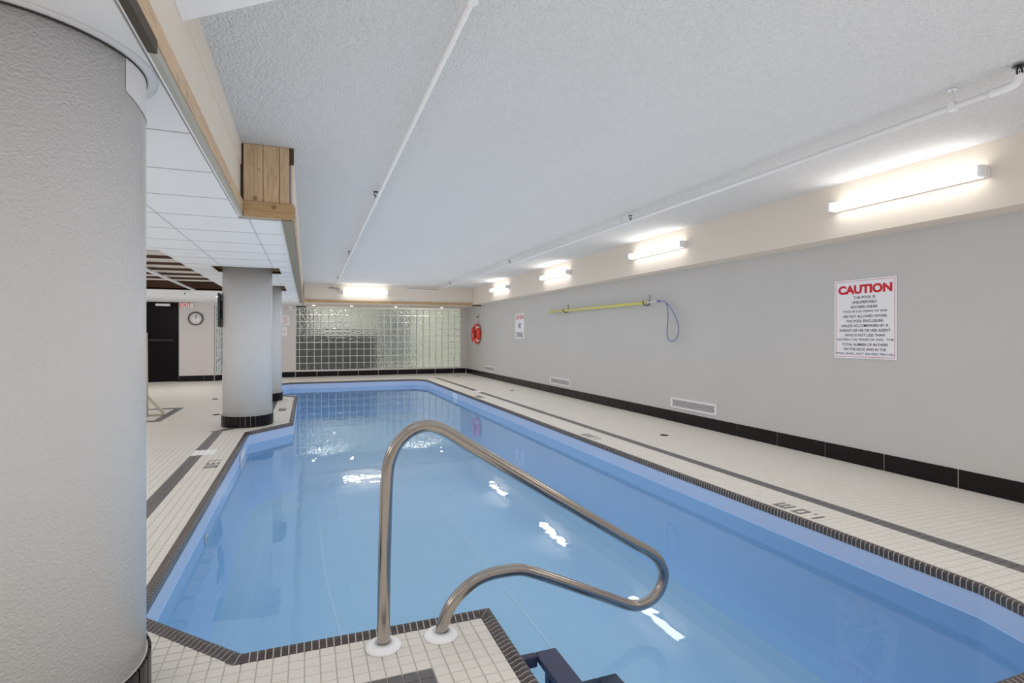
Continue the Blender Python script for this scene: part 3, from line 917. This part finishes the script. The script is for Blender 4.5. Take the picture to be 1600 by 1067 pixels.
# --- door
dr = empty('door_1', (-3.54, YBACK, 0)); struct(dr, 'black door in the pale back wall beside the exit sign')
MB().box(-3.94, -3.14, YBACK + 0.02, YBACK + 0.06, 0.005, 2.02, bev=0.003).build('leaf', 'door', dr); leaf = KIDS[dr.name][-1]
m2 = MB(); m2.box(-3.98, -3.94, YBACK - 0.012, YBACK + 0.10, 0, 2.055); m2.box(-3.14, -3.10, YBACK - 0.012, YBACK + 0.10, 0, 2.055); m2.box(-3.94, -3.14, YBACK - 0.012, YBACK + 0.10, 2.02, 2.055)
m2.build('door_frame', 'door', dr)
MB().box(-3.61, -3.29, YBACK - 0.05, YBACK + 0.02, 1.955, 2.015, bev=0.006).build('closer', 'white_metal', leaf)
MB().box(-3.88, -3.2, YBACK - 0.03, YBACK + 0.02, 1.06, 1.10, bev=0.004).build('push_bar', 'dark_metal', leaf)

# ================================================================== COLUMNS
def column(c, label, zt, ring_=False, r=0.345):
    x, y = c; n = 40
    e = empty('column', (x, y, 0)); struct(e, label)
    MB().lathe([(r, 0.0), (r, zt)], (x, y, 0), 72).build('shaft', 'column', e)
    rb = r + 0.004
    MB().lathe([(rb, 0.0), (rb, 0.146), (r, 0.146)], (x, y, 0), 64).build('base_grout', 'grout', e)
    ro = r + 0.014; nt_ = 32; proto = None
    for k in range(nt_):
        a0, a1 = 2 * math.pi * (k + 0.055) / nt_, 2 * math.pi * (k + 0.945) / nt_
        if proto is None:
            da = (a1 - a0) / 2; v = []
            for z in (0.002, 0.144):
                for (rr, aa) in ((rb - 0.002, -da), (ro, -da), (ro + 0.0006, 0), (ro, da), (rb - 0.002, da)): v.append((rr * math.cos(aa), rr * math.sin(aa), z))
            me = bpy.data.meshes.new('tile')
            me.from_pydata(v, [], [(4, 3, 2, 1, 0), (5, 6, 7, 8, 9)] + [(i, (i + 1) % 5, 5 + (i + 1) % 5, 5 + i) for i in range(5)])
            me.materials.append(M['black_tile']); proto = me
        o = place('tile', proto, (x, y, 0), e); o.rotation_euler = (0, 0, (a0 + a1) / 2)
    if ring_:
        MB().lathe([(r + 0.001, zt - 0.010), (r + 0.004, zt - 0.010), (r + 0.004, zt - 0.006), (r + 0.001, zt - 0.006)], (x, y, 0), 64).build('shadow_gap', 'gap', e)
        MB().lathe([(r + 0.001, zt - 0.004), (r + 0.035, zt - 0.004), (r + 0.035, zt), (r + 0.001, zt)], (x, y, 0), 64).build('ceiling_ring', 'columncap', e)
        m2 = MB(); v = []; n2 = 10                               # smooth cap patch under the ring
        for i in range(n2 + 1):
            aa = math.radians(-19 + 61 * i / n2); hh = 0.11 + 0.03 * math.sin(i / n2 * math.pi)
            for z in (zt - hh, zt - 0.006): v.append((x + (r + 0.0012) * math.cos(aa), y + (r + 0.0012) * math.sin(aa), z))
        m2.raw(v, [(2 * i, 2 * i + 2, 2 * i + 3, 2 * i + 1) for i in range(n2)], 0, True); m2.build('cap_patch', 'columncap', e)
    return e
column(COLS[0], 'thick round white column filling the edge of the view with a black tiled foot', ZS, True)
column(COLS[1], 'round white column standing at the pool notch with black tiled foot', 2.30, r=0.305)
column(COLS[2], 'round white column half hidden behind the nearer notch column', 2.30, r=0.305)

# ================================================================== LIGHT FIXTURES
ZL0, ZL1 = 2.325, 2.405
def strip_light(yc, label):
    L = 0.605
    e = empty('strip_light', (XBEAM, yc, ZL0)); tag(e, label, 'strip light', 'strip lights')
    MB().box(XBEAM - 0.03, XBEAM - 0.0005, yc - L, yc + L, ZL0, ZL1).build('housing', 'white_metal', e)
    prof = [(-0.03, ZL0), (-0.082, ZL0 + 0.004), (-0.102, ZL0 + 0.02), (-0.105, (ZL0 + ZL1) / 2), (-0.102, ZL1 - 0.02), (-0.082, ZL1 - 0.004), (-0.03, ZL1)]
    n = len(prof)
    v = [(XBEAM + a, yc - L + 0.03, z) for a, z in prof] + [(XBEAM + a, yc + L - 0.03, z) for a, z in prof]
    MB().raw(v, [(i, n + i, n + i + 1, i + 1) for i in range(n - 1)], 0, True).build('diffuser', 'lamp', e)
    for s in (-1, 1):
        y0, y1 = sorted((yc + s * (L + 0.002), yc + s * (L - 0.03)))
        MB().box(XBEAM - 0.108, XBEAM - 0.03, y0, y1, ZL0 - 0.003, ZL1 + 0.003, bev=0.012).build('end_cap', 'white_plastic', e)
    return e
first = None
for yc, lb in ((3.02, 'lit white strip light on the beam nearest the large caution sign'), (6.31, 'lit strip light on the cream beam, second along from the large caution sign'),
               (9.58, 'lit strip light on the cream beam above the far end of the yellow pole'), (12.81, 'lit strip light on the cream beam closest to the end soffit'),
               (-0.25, 'lit strip light on the beam alongside the viewer')):
    if first is None: first = strip_light(yc, lb); pos0 = yc
    else:
        c = dup(first, (0, yc - pos0, 0)); c['label'] = lb
# one on the end soffit
e = empty('strip_light', (1.5, YS, ZL0)); tag(e, 'lit strip light on the end soffit over the glass block wall', 'strip light', 'strip lights')
MB().box(0.895, 2.105, YS - 0.03, YS - 0.0005, ZL0, ZL1).build('housing', 'white_metal', e)
prof = [(-0.03, ZL0), (-0.082, ZL0 + 0.004), (-0.102, ZL0 + 0.02), (-0.105, (ZL0 + ZL1) / 2), (-0.102, ZL1 - 0.02), (-0.082, ZL1 - 0.004), (-0.03, ZL1)]
v = [(0.925, YS + a, z) for a, z in prof] + [(2.075, YS + a, z) for a, z in prof]; n = len(prof)
MB().raw(v, [(i + 1, n + i + 1, n + i, i) for i in range(n - 1)], 0, True).build('diffuser', 'lamp', e)
for (a, b) in ((0.893, 0.925), (2.075, 2.107)):
    MB().box(a, b, YS - 0.108, YS - 0.03, ZL0 - 0.003, ZL1 + 0.003, bev=0.012).build('end_cap', 'white_plastic', e)

def downlight(x, y, label, r=0.07, z=ZS):
    e = empty('downlight', (x, y, z)); tag(e, label, 'downlight', 'downlights')
    MB().lathe([(r * 0.72, -0.0005), (r * 0.72, -0.009), (r * 1.15, -0.009), (r * 1.25, -0.001)], (x, y, z), 24).build('trim_ring', 'white_metal', e)
    MB().lathe([(0.0001, -0.006), (r * 0.70, -0.006), (r * 0.70, -0.001)], (x, y, z), 20).build('lens', 'down', e)
for x, lb in ((0.19, 'small lit downlight over the dark end of the glass block wall'), (1.23, 'small lit downlight under the soffit strip light'),
              (2.5, 'small lit downlight over the middle of the glass block wall'), (3.9, 'small lit downlight at the end of the glass block wall nearest the ring buoy')):
    downlight(x, 16.45, lb)
downlight(-1.82, 13.5, 'lit downlight by the slanting glass block bay')
for (x, y, lb) in ((-3.4, 0.8, 'beside the viewer'), (-3.4, 4.2, 'behind the thick near column'), (-3.6, 13.6, 'in front of the black door')):
    t = empty('lounge_light', (x, y, ZS)); tag(t, 'lit square ceiling light over the lounge deck %s' % lb, 'ceiling light')
    MB().box(x - 0.32, x + 0.32, y - 0.32, y + 0.32, ZS - 0.012, ZS - 0.0005).build('frame', 'white_metal', t)
    MB().box(x - 0.29, x + 0.29, y - 0.29, y + 0.29, ZS - 0.016, ZS - 0.012).build('diffuser', 'troffer', t)

# ================================================================== SPRINKLER PIPES
def hanger(e, x, y, zp):
    m2 = MB(); m2.tube([(x, y, zp + 0.02), (x, y, ZC - 0.002)], 0.006, 6)
    m2.lathe([(0.022, -0.006), (0.022, 0.0)], (x, y, ZC - 0.001), 12)
    m2.box(x - 0.02, x + 0.02, y - 0.018, y + 0.018, zp - 0.02, zp + 0.03, bev=0.005); m2.build('hanger', 'pipe', e)
def head(e, x, y, zp, big=1.0):
    """upright sprinkler head: frame ring, centre pin and deflector plate"""
    m2 = MB(); z0 = zp + 0.012
    m2.tube([(x, y, z0), (x, y, z0 + 0.014)], 0.009 * big, 8)
    zc = z0 + 0.012 + 0.017 * big; 
    m2.tube([(x + 0.017 * big * math.sin(t), y, zc - 0.019 * big * math.cos(t)) for t in [2 * math.pi * i / 16 for i in range(16)]], 0.0035 * big, 6, closed=True)
    m2.tube([(x, y, zc - 0.015 * big), (x, y, zc + 0.005 * big)], 0.0025, 6)
    m2.lathe([(0.003, 0.0), (0.024 * big, 0.001), (0.024 * big, 0.0035), (0.003, 0.004)], (x, y, zc + 0.019 * big), 12)
    m2.build('sprinkler_head', 'dark_metal', e)
ZP = 2.478
e = empty('sprinkler_pipe', (3.39, 8.4, ZP)); tag(e, 'white sprinkler pipe under the ceiling beside the cream beam and its strip lights', 'sprinkler pipe')
XA = 3.385
m2 = MB(); m2.tube([(XA, 1.74, ZP), (XA + 0.06, YS - 0.12, ZP)], 0.0165, 10)
m2.tube(smooth_path([(XA + 0.06, YS - 0.12, ZP), (XA + 0.05, YS - 0.04, ZP), (XA - 0.02, YS - 0.025, ZP), (2.65, YS - 0.025, ZP + 0.01)], 4), 0.0165, 8)
m2.build('pipe', 'pipe', e)
m2 = MB(); m2.tube(smooth_path([(XA, 1.80, ZP), (XA, 1.72, ZP), (XA, 1.685, ZP + 0.012), (XA, 1.675, ZP + 0.05)], 4), 0.022, 10); m2.build('elbow', 'pipe', e)
head(e, XA, 1.672, ZP + 0.012, 1.35)
for (y, yh) in ((5.22, None), (9.1, None), (13.4, None)): head(e, XA + 0.005 * y / 15, y, ZP)
for y in (1.98, 5.42, 9.6): hanger(e, XA + 0.002, y, ZP)
e = empty('sprinkler_pipe', (0.6, 8.4, ZP)); tag(e, 'thin white sprinkler pipe crossing the stippled ceiling toward the end soffit light', 'sprinkler pipe')
m2 = MB(); m2.tube([(0.565, -1.0, ZP), (0.70, YS - 0.1, ZP)], 0.0145, 10); m2.build('pipe', 'pipe', e)
m2 = MB(); m2.tube(smooth_path([(0.70, YS - 0.14, ZP), (0.70, YS - 0.05, ZP - 0.01), (0.68, YS - 0.04, ZP - 0.02), (0.56, YS - 0.04, ZP - 0.02)], 4), 0.02, 8)
m2.tube([(0.70, YS - 0.04, ZP - 0.02), (0.84, YS - 0.04, ZP - 0.05)], 0.022, 8); m2.build('tee', 'greystrip', e)
def lx(y): return 0.565 + 0.135 * (y + 1) / 16.2
for y in (5.2, 9.0, 13.0):
    head(e, lx(y) - 0.012, y, ZP)
for y in (1.98, 5.35, 9.3): hanger(e, lx(y), y, ZP)
e = empty('pendent_sprinkler', (-2.28, 12.5, ZS)); tag(e, 'small dark pendent sprinkler under the panel ceiling before the black door', 'sprinkler')
MB().lathe([(0.03, 0.0), (0.028, -0.006), (0.01, -0.008), (0.01, -0.02)], (-2.28, 12.5, ZS - 0.0005), 14).build('escutcheon', 'greystrip', e)
MB().lathe([(0.006, -0.02), (0.006, -0.04), (0.02, -0.042), (0.02, -0.045)], (-2.28, 12.5, ZS), 12).build('deflector', 'dark_metal', e)

# ================================================================== HANDRAIL
YR = 2.135
hr = empty('handrail', (0.39, YR, 0)); tag(hr, 'bent stainless steel pool handrail looping out over the water', 'handrail')
path = [(0.277, 0.002), (0.279, 0.20), (0.284, 0.45), (0.290, 0.64), (0.302, 0.72), (0.335, 0.785), (0.388, 0.828), (0.452, 0.842), (0.520, 0.818), (0.60, 0.765),
        (0.75, 0.668), (0.98, 0.518), (1.20, 0.376), (1.40, 0.248), (1.47, 0.207), (1.53, 0.158), (1.565, 0.092), (1.552, 0.025), (1.508, -0.022), (1.44, -0.042),
        (1.37, -0.028), (1.24, 0.034), (1.04, 0.128), (0.90, 0.192), (0.84, 0.212), (0.78, 0.216), (0.71, 0.213), (0.645, 0.196), (0.585, 0.158), (0.54, 0.108), (0.513, 0.052), (0.503, 0.002)]
MB().tube(smooth_path([(x, YR, z) for x, z in path], 5), 0.0245, 16).build('rail', 'steel', hr)
for x in (0.277, 0.503):
    MB().lathe([(0.068, 0.0), (0.068, 0.006), (0.062, 0.013), (0.048, 0.019), (0.031, 0.022), (0.029, 0.016), (0.026, 0.016)], (x, YR, 0), 36).build('flange', 'white_plastic', hr)

# ================================================================== POOL STEPS
ps = empty('pool_steps', (1.1, 1.65, -0.6)); tag(ps, 'navy plastic drop-in pool steps hanging beside the tiled deck corner', 'pool steps')
ye, yn = 2.06, 1.22
for i, (x0, x1, z) in enumerate(((0.752, 0.972, -0.10), (0.972, 1.262, -0.27), (1.262, 1.552, -0.44))):
    MB().box(x1 - 0.095, x1, yn, ye, z - 0.03, z, bev=0.006).build('tread', 'navy_light', ps)
    for (a, b) in ((ye - 0.035, ye), (yn, yn + 0.035)):
        MB().box(x0, x1 - 0.0955, a, b, z - 0.045, z, bev=0.005).build('side_rail', 'navy', ps)
    for (a, b) in ((ye - 0.04, ye - 0.005), (yn + 0.005, yn + 0.04)):
        MB().box(x1 - 0.05, x1 - 0.005, a, b, ZBOT + 0.002, z - 0.031).build('leg', 'navy', ps)

# ================================================================== SIGNS
def plate(mb, x, y0, y1, z0, z1, t, mi=0): mb.box(x - t, x, y0, y1, z0, z1, mi, bev=0.0)
sg = empty('caution_sign', (XR, 3.53, 0.99)); tag(sg, 'large white CAUTION sign with many printed lines on the grey wall', 'sign')
MB().box(XR - 0.008, XR - 0.0005, 3.238, 3.832, 0.985, 1.722, bev=0.002).build('board', 'sign_white', sg)
m2 = MB(); xf = XR - 0.0087; b0, b1, c0, c1 = 3.252, 3.818, 0.999, 1.708; t = 0.004
for (p, q, r, s) in ((b0, b1, c0, c0 + t), (b0, b1, c1 - t, c1), (b0, b0 + t, c0 + t, c1 - t), (b1 - t, b1, c0 + t, c1 - t)): m2.box(xf, XR - 0.008, p, q, r, s)
m2.build('border', 'sign_edge', sg)
m2 = MB(); text_mesh(m2, 'CAUTION', (0.515, 0.083), R_RIGHT, (XR - 0.0092, 3.532, 1.628), bold=0.05); m2.build('heading', 'sign_red', sg)
lines = ['THIS POOL IS', 'UNSUPERVISED', 'BATHERS UNDER', 'TWELVE (12) YEARS OF AGE', 'ARE NOT ALLOWED WITHIN', 'THE POOL ENCLOSURE', 'UNLESS ACCOMPANIED BY A',
         'PARENT OR HIS OR HER AGENT', 'WHO IS NOT LESS THAN', 'SIXTEEN (16) YEARS OF AGE.  THE', 'TOTAL NUMBER OF BATHERS', 'ON THE DECK AND IN THE', 'POOL SHALL NOT EXCEED TEN (10).']
wd = [195, 220, 240, 400, 390, 330, 420, 455, 355, 505, 410, 380, 515]
m2 = MB(); z = 1.552
for s, q in zip(lines, wd):
    text_mesh(MB(), s, (q / 555.0 * 0.594, 0.0245), R_RIGHT, (XR - 0.0091, 3.533, z), bold=0.012).build('text_line', 'sign_black', sg); z -= 0.0437
sg = empty('no_diving_sign', (XR, 12.17, 1.13)); tag(sg, 'small white CAUTION NO DIVING sign on the grey wall', 'sign')
y0, y1 = 11.88, 12.46; yc = (y0 + y1) / 2
MB().box(XR - 0.008, XR - 0.0005, y0, y1, 1.12, 1.735, bev=0.002).build('board', 'sign_white', sg)
m2 = MB(); text_mesh(m2, 'CAUTION', (0.50, 0.10), R_RIGHT, (XR - 0.0092, yc, 1.635), bold=0.02); m2.build('heading', 'sign_red', sg)
text_mesh(MB(), 'NO', (0.17, 0.12), R_RIGHT, (XR - 0.0092, yc, 1.435), bold=0.015).build('text_line', 'sign_black', sg)
text_mesh(MB(), 'DIVING', (0.42, 0.125), R_RIGHT, (XR - 0.0092, yc, 1.215), bold=0.015).build('text_line', 'sign_black', sg)
m2 = MB(); m2.box(XR - 0.0087, XR - 0.008, y0 + 0.006, y1 - 0.006, 1.715, 1.722); m2.build('border', 'sign_edge', sg)
ex = empty('exit_sign', (-2.93, YBACK, 1.92)); tag(ex, 'lit white EXIT sign with red letters beside the black door', 'sign')
MB().box(-3.085, -2.76, YBACK - 0.06, YBACK - 0.001, 1.925, 2.048, bev=0.005).build('box', 'exit_face', ex)
m2 = MB(); text_mesh(m2, 'EXIT', (0.265, 0.10), R_FAR, (-2.935, YBACK - 0.0612, 1.987), bold=0.012); m2.build('lettering', 'exit_red', ex)

# ================================================================== CLOCK
ck = empty('wall_clock', (-2.712, YBACK, 1.64)); tag(ck, 'round black rimmed wall clock with a white face by the exit sign', 'clock')
RC = Matrix(((1, 0, 0), (0, 0, -1), (0, 1, 0)))
c = (-2.712, YBACK - 0.0005, 1.64)
MB().lathe([(0.172, 0), (0.178, 0.02), (0.172, 0.036), (0.158, 0.036), (0.154, 0.02)], c, 40, 0, RC, caps=False).build('rim', 'sign_black', ck)
MB().lathe([(0.156, 0.010), (0.156, 0.018), (0.0001, 0.018)], c, 40, 0, RC).build('dial', 'paper', ck)
dial = KIDS[ck.name][-1]
yy = YBACK - 0.0215
def hand(a, L, w2, name):
    d = Vector((math.sin(a), 0, math.cos(a))); q = Vector((d.z, 0, -d.x)); o = Vector((c[0], yy, c[2]))
    MB().quad([o - q * w2, o + q * w2, o + q * w2 * 0.5 + d * L, o - q * w2 * 0.5 + d * L]).build(name, 'sign_black', dial)
hand(math.radians(4), 0.12, 0.006, 'minute_hand'); hand(math.radians(20), 0.075, 0.007, 'hour_hand')
for k in range(12):
    a = 2 * math.pi * k / 12; d = Vector((math.sin(a), 0, math.cos(a))); q = Vector((d.z, 0, -d.x)) * 0.004; o = Vector((c[0], yy, c[2]))
    MB().quad([o + d * 0.128 - q, o + d * 0.128 + q, o + d * 0.145 + q, o + d * 0.145 - q]).build('hour_mark', 'print', dial)

# ================================================================== WALL GRILLES
def grille(yc, label, w2=0.455):
    e = empty('vent_grille', (XR, yc, 0.195)); tag(e, label, 'vent', 'low wall vents')
    z0, z1 = 0.196, 0.334; t = 0.022; xa, xb = XR - 0.012, XR - 0.0005
    m2 = MB()
    for (p, q, r, s) in ((yc - w2, yc + w2, z0, z0 + t), (yc - w2, yc + w2, z1 - t, z1), (yc - w2, yc - w2 + t * 1.6, z0 + t, z1 - t), (yc + w2 - t * 1.6, yc + w2, z0 + t, z1 - t)): m2.box(xa, xb, p, q, r, s)
    m2.build('frame', 'white_metal', e)
    MB().box(XR - 0.003, XR - 0.0008, yc - w2 + 0.03, yc + w2 - 0.03, z0 + t, z1 - t).build('dark_backing', 'gap', e)
    for i in range(5):
        z = z0 + t + (z1 - z0 - 2 * t) * (i + 0.5) / 5
        MB().box(xa + 0.001, xa + 0.004, yc - w2 + 0.034, yc + w2 - 0.034, z - 0.0042, z + 0.0042).build('slat', 'white_metal', e)
    return e
g1 = grille(5.91, 'low white slatted wall vent closest to the large caution sign')
for yc, lb in ((9.96, 'low white slatted wall vent below the far end of the yellow pole'), (14.5, 'low white slatted wall vent nearest the red ring buoy')):
    q = dup(g1, (0, yc - 5.91, 0)); q['label'] = lb

# ================================================================== RESCUE POLE
rp = empty('rescue_pole', (4.72, 8.5, 1.68)); tag(rp, 'long yellow reaching pole with a blue hose loop hung on the grey wall', 'pole')
XP = 4.715
MB().tube([(XP, 10.21, 1.682), (XP, 6.86, 1.684)], 0.022, 12).build('shaft', 'yellow', rp)
MB().tube([(XP, 10.21, 1.682), (XP, 10.36, 1.682)], [0.017, 0.015], 10).build('tip', 'yellow', rp)
MB().tube([(XP, 6.86, 1.684), (XP, 6.55, 1.690)], 0.009, 8).build('rod', 'white_metal', rp)
MB().lathe([(0.0001, -0.03), (0.018, -0.025), (0.022, 0.0), (0.018, 0.025), (0.0001, 0.03)], (XP, 6.55, 1.69), 12, 0, Matrix(((1, 0, 0), (0, 0, 1), (0, -1, 0)))).build('knob', 'bluehose', rp)
lp = [(6.55, 1.69), (6.45, 1.685), (6.34, 1.64), (6.22, 1.53), (6.13, 1.40), (6.095, 1.28), (6.13, 1.18), (6.20, 1.125), (6.27, 1.122), (6.325, 1.155), (6.35, 1.22), (6.335, 1.36), (6.33, 1.50), (6.345, 1.60), (6.37, 1.655)]
MB().tube(smooth_path([(XP, y, z) for y, z in lp], 5), 0.0085, 8).build('loop', 'bluehose', rp)
def hook(y, lb):
    e = empty('pole_hook', (XR, y, 1.65)); tag(e, lb, 'hook', 'pole hooks')
    m2 = MB(); m2.tube(smooth_path([(XR - 0.012, y, 1.665), (XR - 0.06, y, 1.645), (XP, y, 1.652), (XP - 0.028, y, 1.672), (XP - 0.038, y, 1.715)], 5), 0.007, 8); m2.build('arm', 'dark_metal', e)
    MB().box(XR - 0.014, XR - 0.0005, y - 0.012, y + 0.012, 1.64, 1.81, bev=0.003).build('back_plate', 'greystrip', e)
hook(9.58, 'dark wall hook holding the tip end of the yellow pole'); hook(6.88, 'dark wall hook holding the yellow pole next to the blue loop')

# ================================================================== RING BUOY
rb = empty('ring_buoy', (XR, 15.5, 0.95)); tag(rb, 'red ring buoy with pale rope hanging on the grey wall near the glass blocks', 'ring buoy')
XB = XR - 0.075; yc, zc, RR = 15.52, 1.245, 0.235
circ = [(XB, yc + RR * math.sin(t), zc + RR * math.cos(t)) for t in [2 * math.pi * i / 40 for i in range(40)]]
MB().tube(circ, 0.062, 14, closed=True).build('ring', 'ring_red', rb)
for k in range(4):
    a = math.pi / 4 + k * math.pi / 2
    seg = [(XB, yc + RR * math.sin(a + d), zc + RR * math.cos(a + d)) for d in (-0.10, -0.05, 0, 0.05, 0.10)]
    MB().tube(seg, 0.065, 14).build('band', 'paper', rb)
rp_ = []
for i in range(60):
    t = 2 * math.pi * i / 60 * 3; rr = 0.12 + 0.012 * math.sin(i * 1.7)
    rp_.append((XB - 0.07 - 0.006 * math.sin(i * 2.3) - i * 0.0006, yc + 0.05 + rr * 0.8 * math.sin(t), zc - 0.02 + rr * 1.6 * math.cos(t)))
MB().tube(rp_, 0.013, 7).build('coiled_rope', 'ring_red', rb)
MB().tube(smooth_path([(XB - 0.06, yc + 0.16, zc + 0.05), (XB - 0.10, yc + 0.02, zc - 0.1), (XB - 0.085, yc - 0.1, zc - 0.26), (XB - 0.05, yc - 0.02, zc - 0.36), (XB - 0.05, yc + 0.02, zc - 0.42)], 5), 0.009, 7).build('rope_tail', 'rope', rb)
MB().tube(smooth_path([(XB, yc - 0.03, zc + 0.28), (XR - 0.07, yc, zc + 0.40), (XR - 0.07, yc, zc + 0.45), (XR - 0.07, yc + 0.03, zc + 0.40), (XB, yc + 0.05, zc + 0.28)], 5), 0.011, 7).build('hanging_rope', 'rope', rb)
e = empty('buoy_hook', (XR, yc, 1.72)); tag(e, 'small dark hook above the red ring buoy', 'hook')
MB().tube(smooth_path([(XR - 0.01, yc, 1.78), (XR - 0.06, yc, 1.735), (XR - 0.075, yc, 1.76)], 4), 0.008, 7).build('arm', 'dark_metal', e)
MB().box(XR - 0.01, XR - 0.0005, yc - 0.02, yc + 0.02, 1.72, 1.83, bev=0.003).build('back_plate', 'greystrip', e)

# ================================================================== FLOOR DRAINS
def drain(x, y, lb):
    e = empty('floor_drain', (x, y, 0)); tag(e, lb, 'drain', 'deck drains')
    MB().lathe([(0.052, 0.0), (0.052, 0.003), (0.042, 0.004), (0.042, 0.002)], (x, y, 0), 28, caps=False).build('rim', 'dark_metal', e)
    MB().lathe([(0.0001, 0.0015), (0.0425, 0.0015)], (x, y, 0), 24).build('sump', 'gap', e)
    for i in range(4):
        yy = y - 0.027 + 0.018 * i; hw = math.sqrt(0.042 ** 2 - (yy - y) ** 2)
        MB().box(x - hw, x + hw, yy - 0.003, yy + 0.003, 0.0018, 0.0038).build('bar', 'dark_metal', e)
for x, y, lb in ((4.02, 5.47, 'round dark deck drain in front of the vent nearest the large caution sign'), (4.19, 11.1, 'round dark deck drain before the no diving sign'),
                 (4.2, 15.6, 'round dark deck drain near the red ring buoy'), (-1.62, 11.6, 'round dark deck drain on the open deck towards the clock wall'), (-1.28, 9.3, 'round dark deck drain just behind the notch column')):
    drain(x, y, lb)

# ================================================================== SMALL THINGS
def notice(x0, x1, z0, z1, lb, n):
    e = empty('notice', ((x0 + x1) / 2, YF, z0)); tag(e, lb, 'notice')
    MB().box(x0, x1, YF - 0.004, YF - 0.0005, z0, z1).build('sheet', 'paper', e)
    m2 = MB()
    for i in range(n):
        z = z1 - (z1 - z0) * (i + 1) / (n + 1); m2.box(x0 + 0.04, x1 - 0.04 - 0.03 * (i % 2), YF - 0.0048, YF - 0.004, z - 0.006, z + 0.006)
    m2.build('print', 'sign_edge', e)
notice(-0.68, -0.455, 1.49, 1.77, 'upper white paper notice on the end wall beside the glass blocks', 4)
notice(-0.72, -0.52, 1.18, 1.44, 'lower white paper notice on the end wall beside the glass blocks', 1)
e = empty('wall_sensor', (-0.43, YF, 1.95)); tag(e, 'small white sensor box high on the end wall beside the glass blocks', 'sensor')
MB().box(-0.475, -0.395, YF - 0.06, YF - 0.0005, 1.94, 2.05, bev=0.01).build('case', 'white_plastic', e)
MB().lathe([(0.02, 0), (0.016, 0.008), (0.0001, 0.012)], (-0.435, YF - 0.059, 1.975), 12, 0, RC).build('lens', 'greystrip', e)
e = empty('dark_board', (-1.08, 8.2, 1.31)); tag(e, 'flat dark grey board fixed to the side of the notch column', 'board')
MB().box(-1.088, -1.060, 8.0, 8.35, 1.31, 1.755, bev=0.004).build('panel', 'dark_flat', e)
MB().box(-1.060, -1.046, 8.1, 8.2, 1.42, 1.65).build('bracket', 'dark_metal', e)
# pale frame stand half hidden by the near column
e = empty('frame_stand', (-2.35, 9.5, 0)); tag(e, 'pale beige frame stand with slanting leg half hidden behind the near column', 'stand')
def stick(a, b, r, name): MB().tube([a, b], r, 6).build(name, 'stand', e)
stick((-2.215, 9.45, 0.0), (-2.19, 9.30, 1.24), 0.022, 'post')
stick((-2.80, 9.45, 0.0), (-2.78, 9.30, 1.24), 0.022, 'post')
stick((-2.70, 10.2, 0.62), (-1.99, 9.5, 0.01), 0.022, 'brace')
stick((-2.9, 9.48, 0.016), (-1.97, 9.48, 0.016), 0.016, 'foot_bar')
stick((-2.80, 9.31, 1.2), (-2.19, 9.31, 1.2), 0.02, 'top_bar')
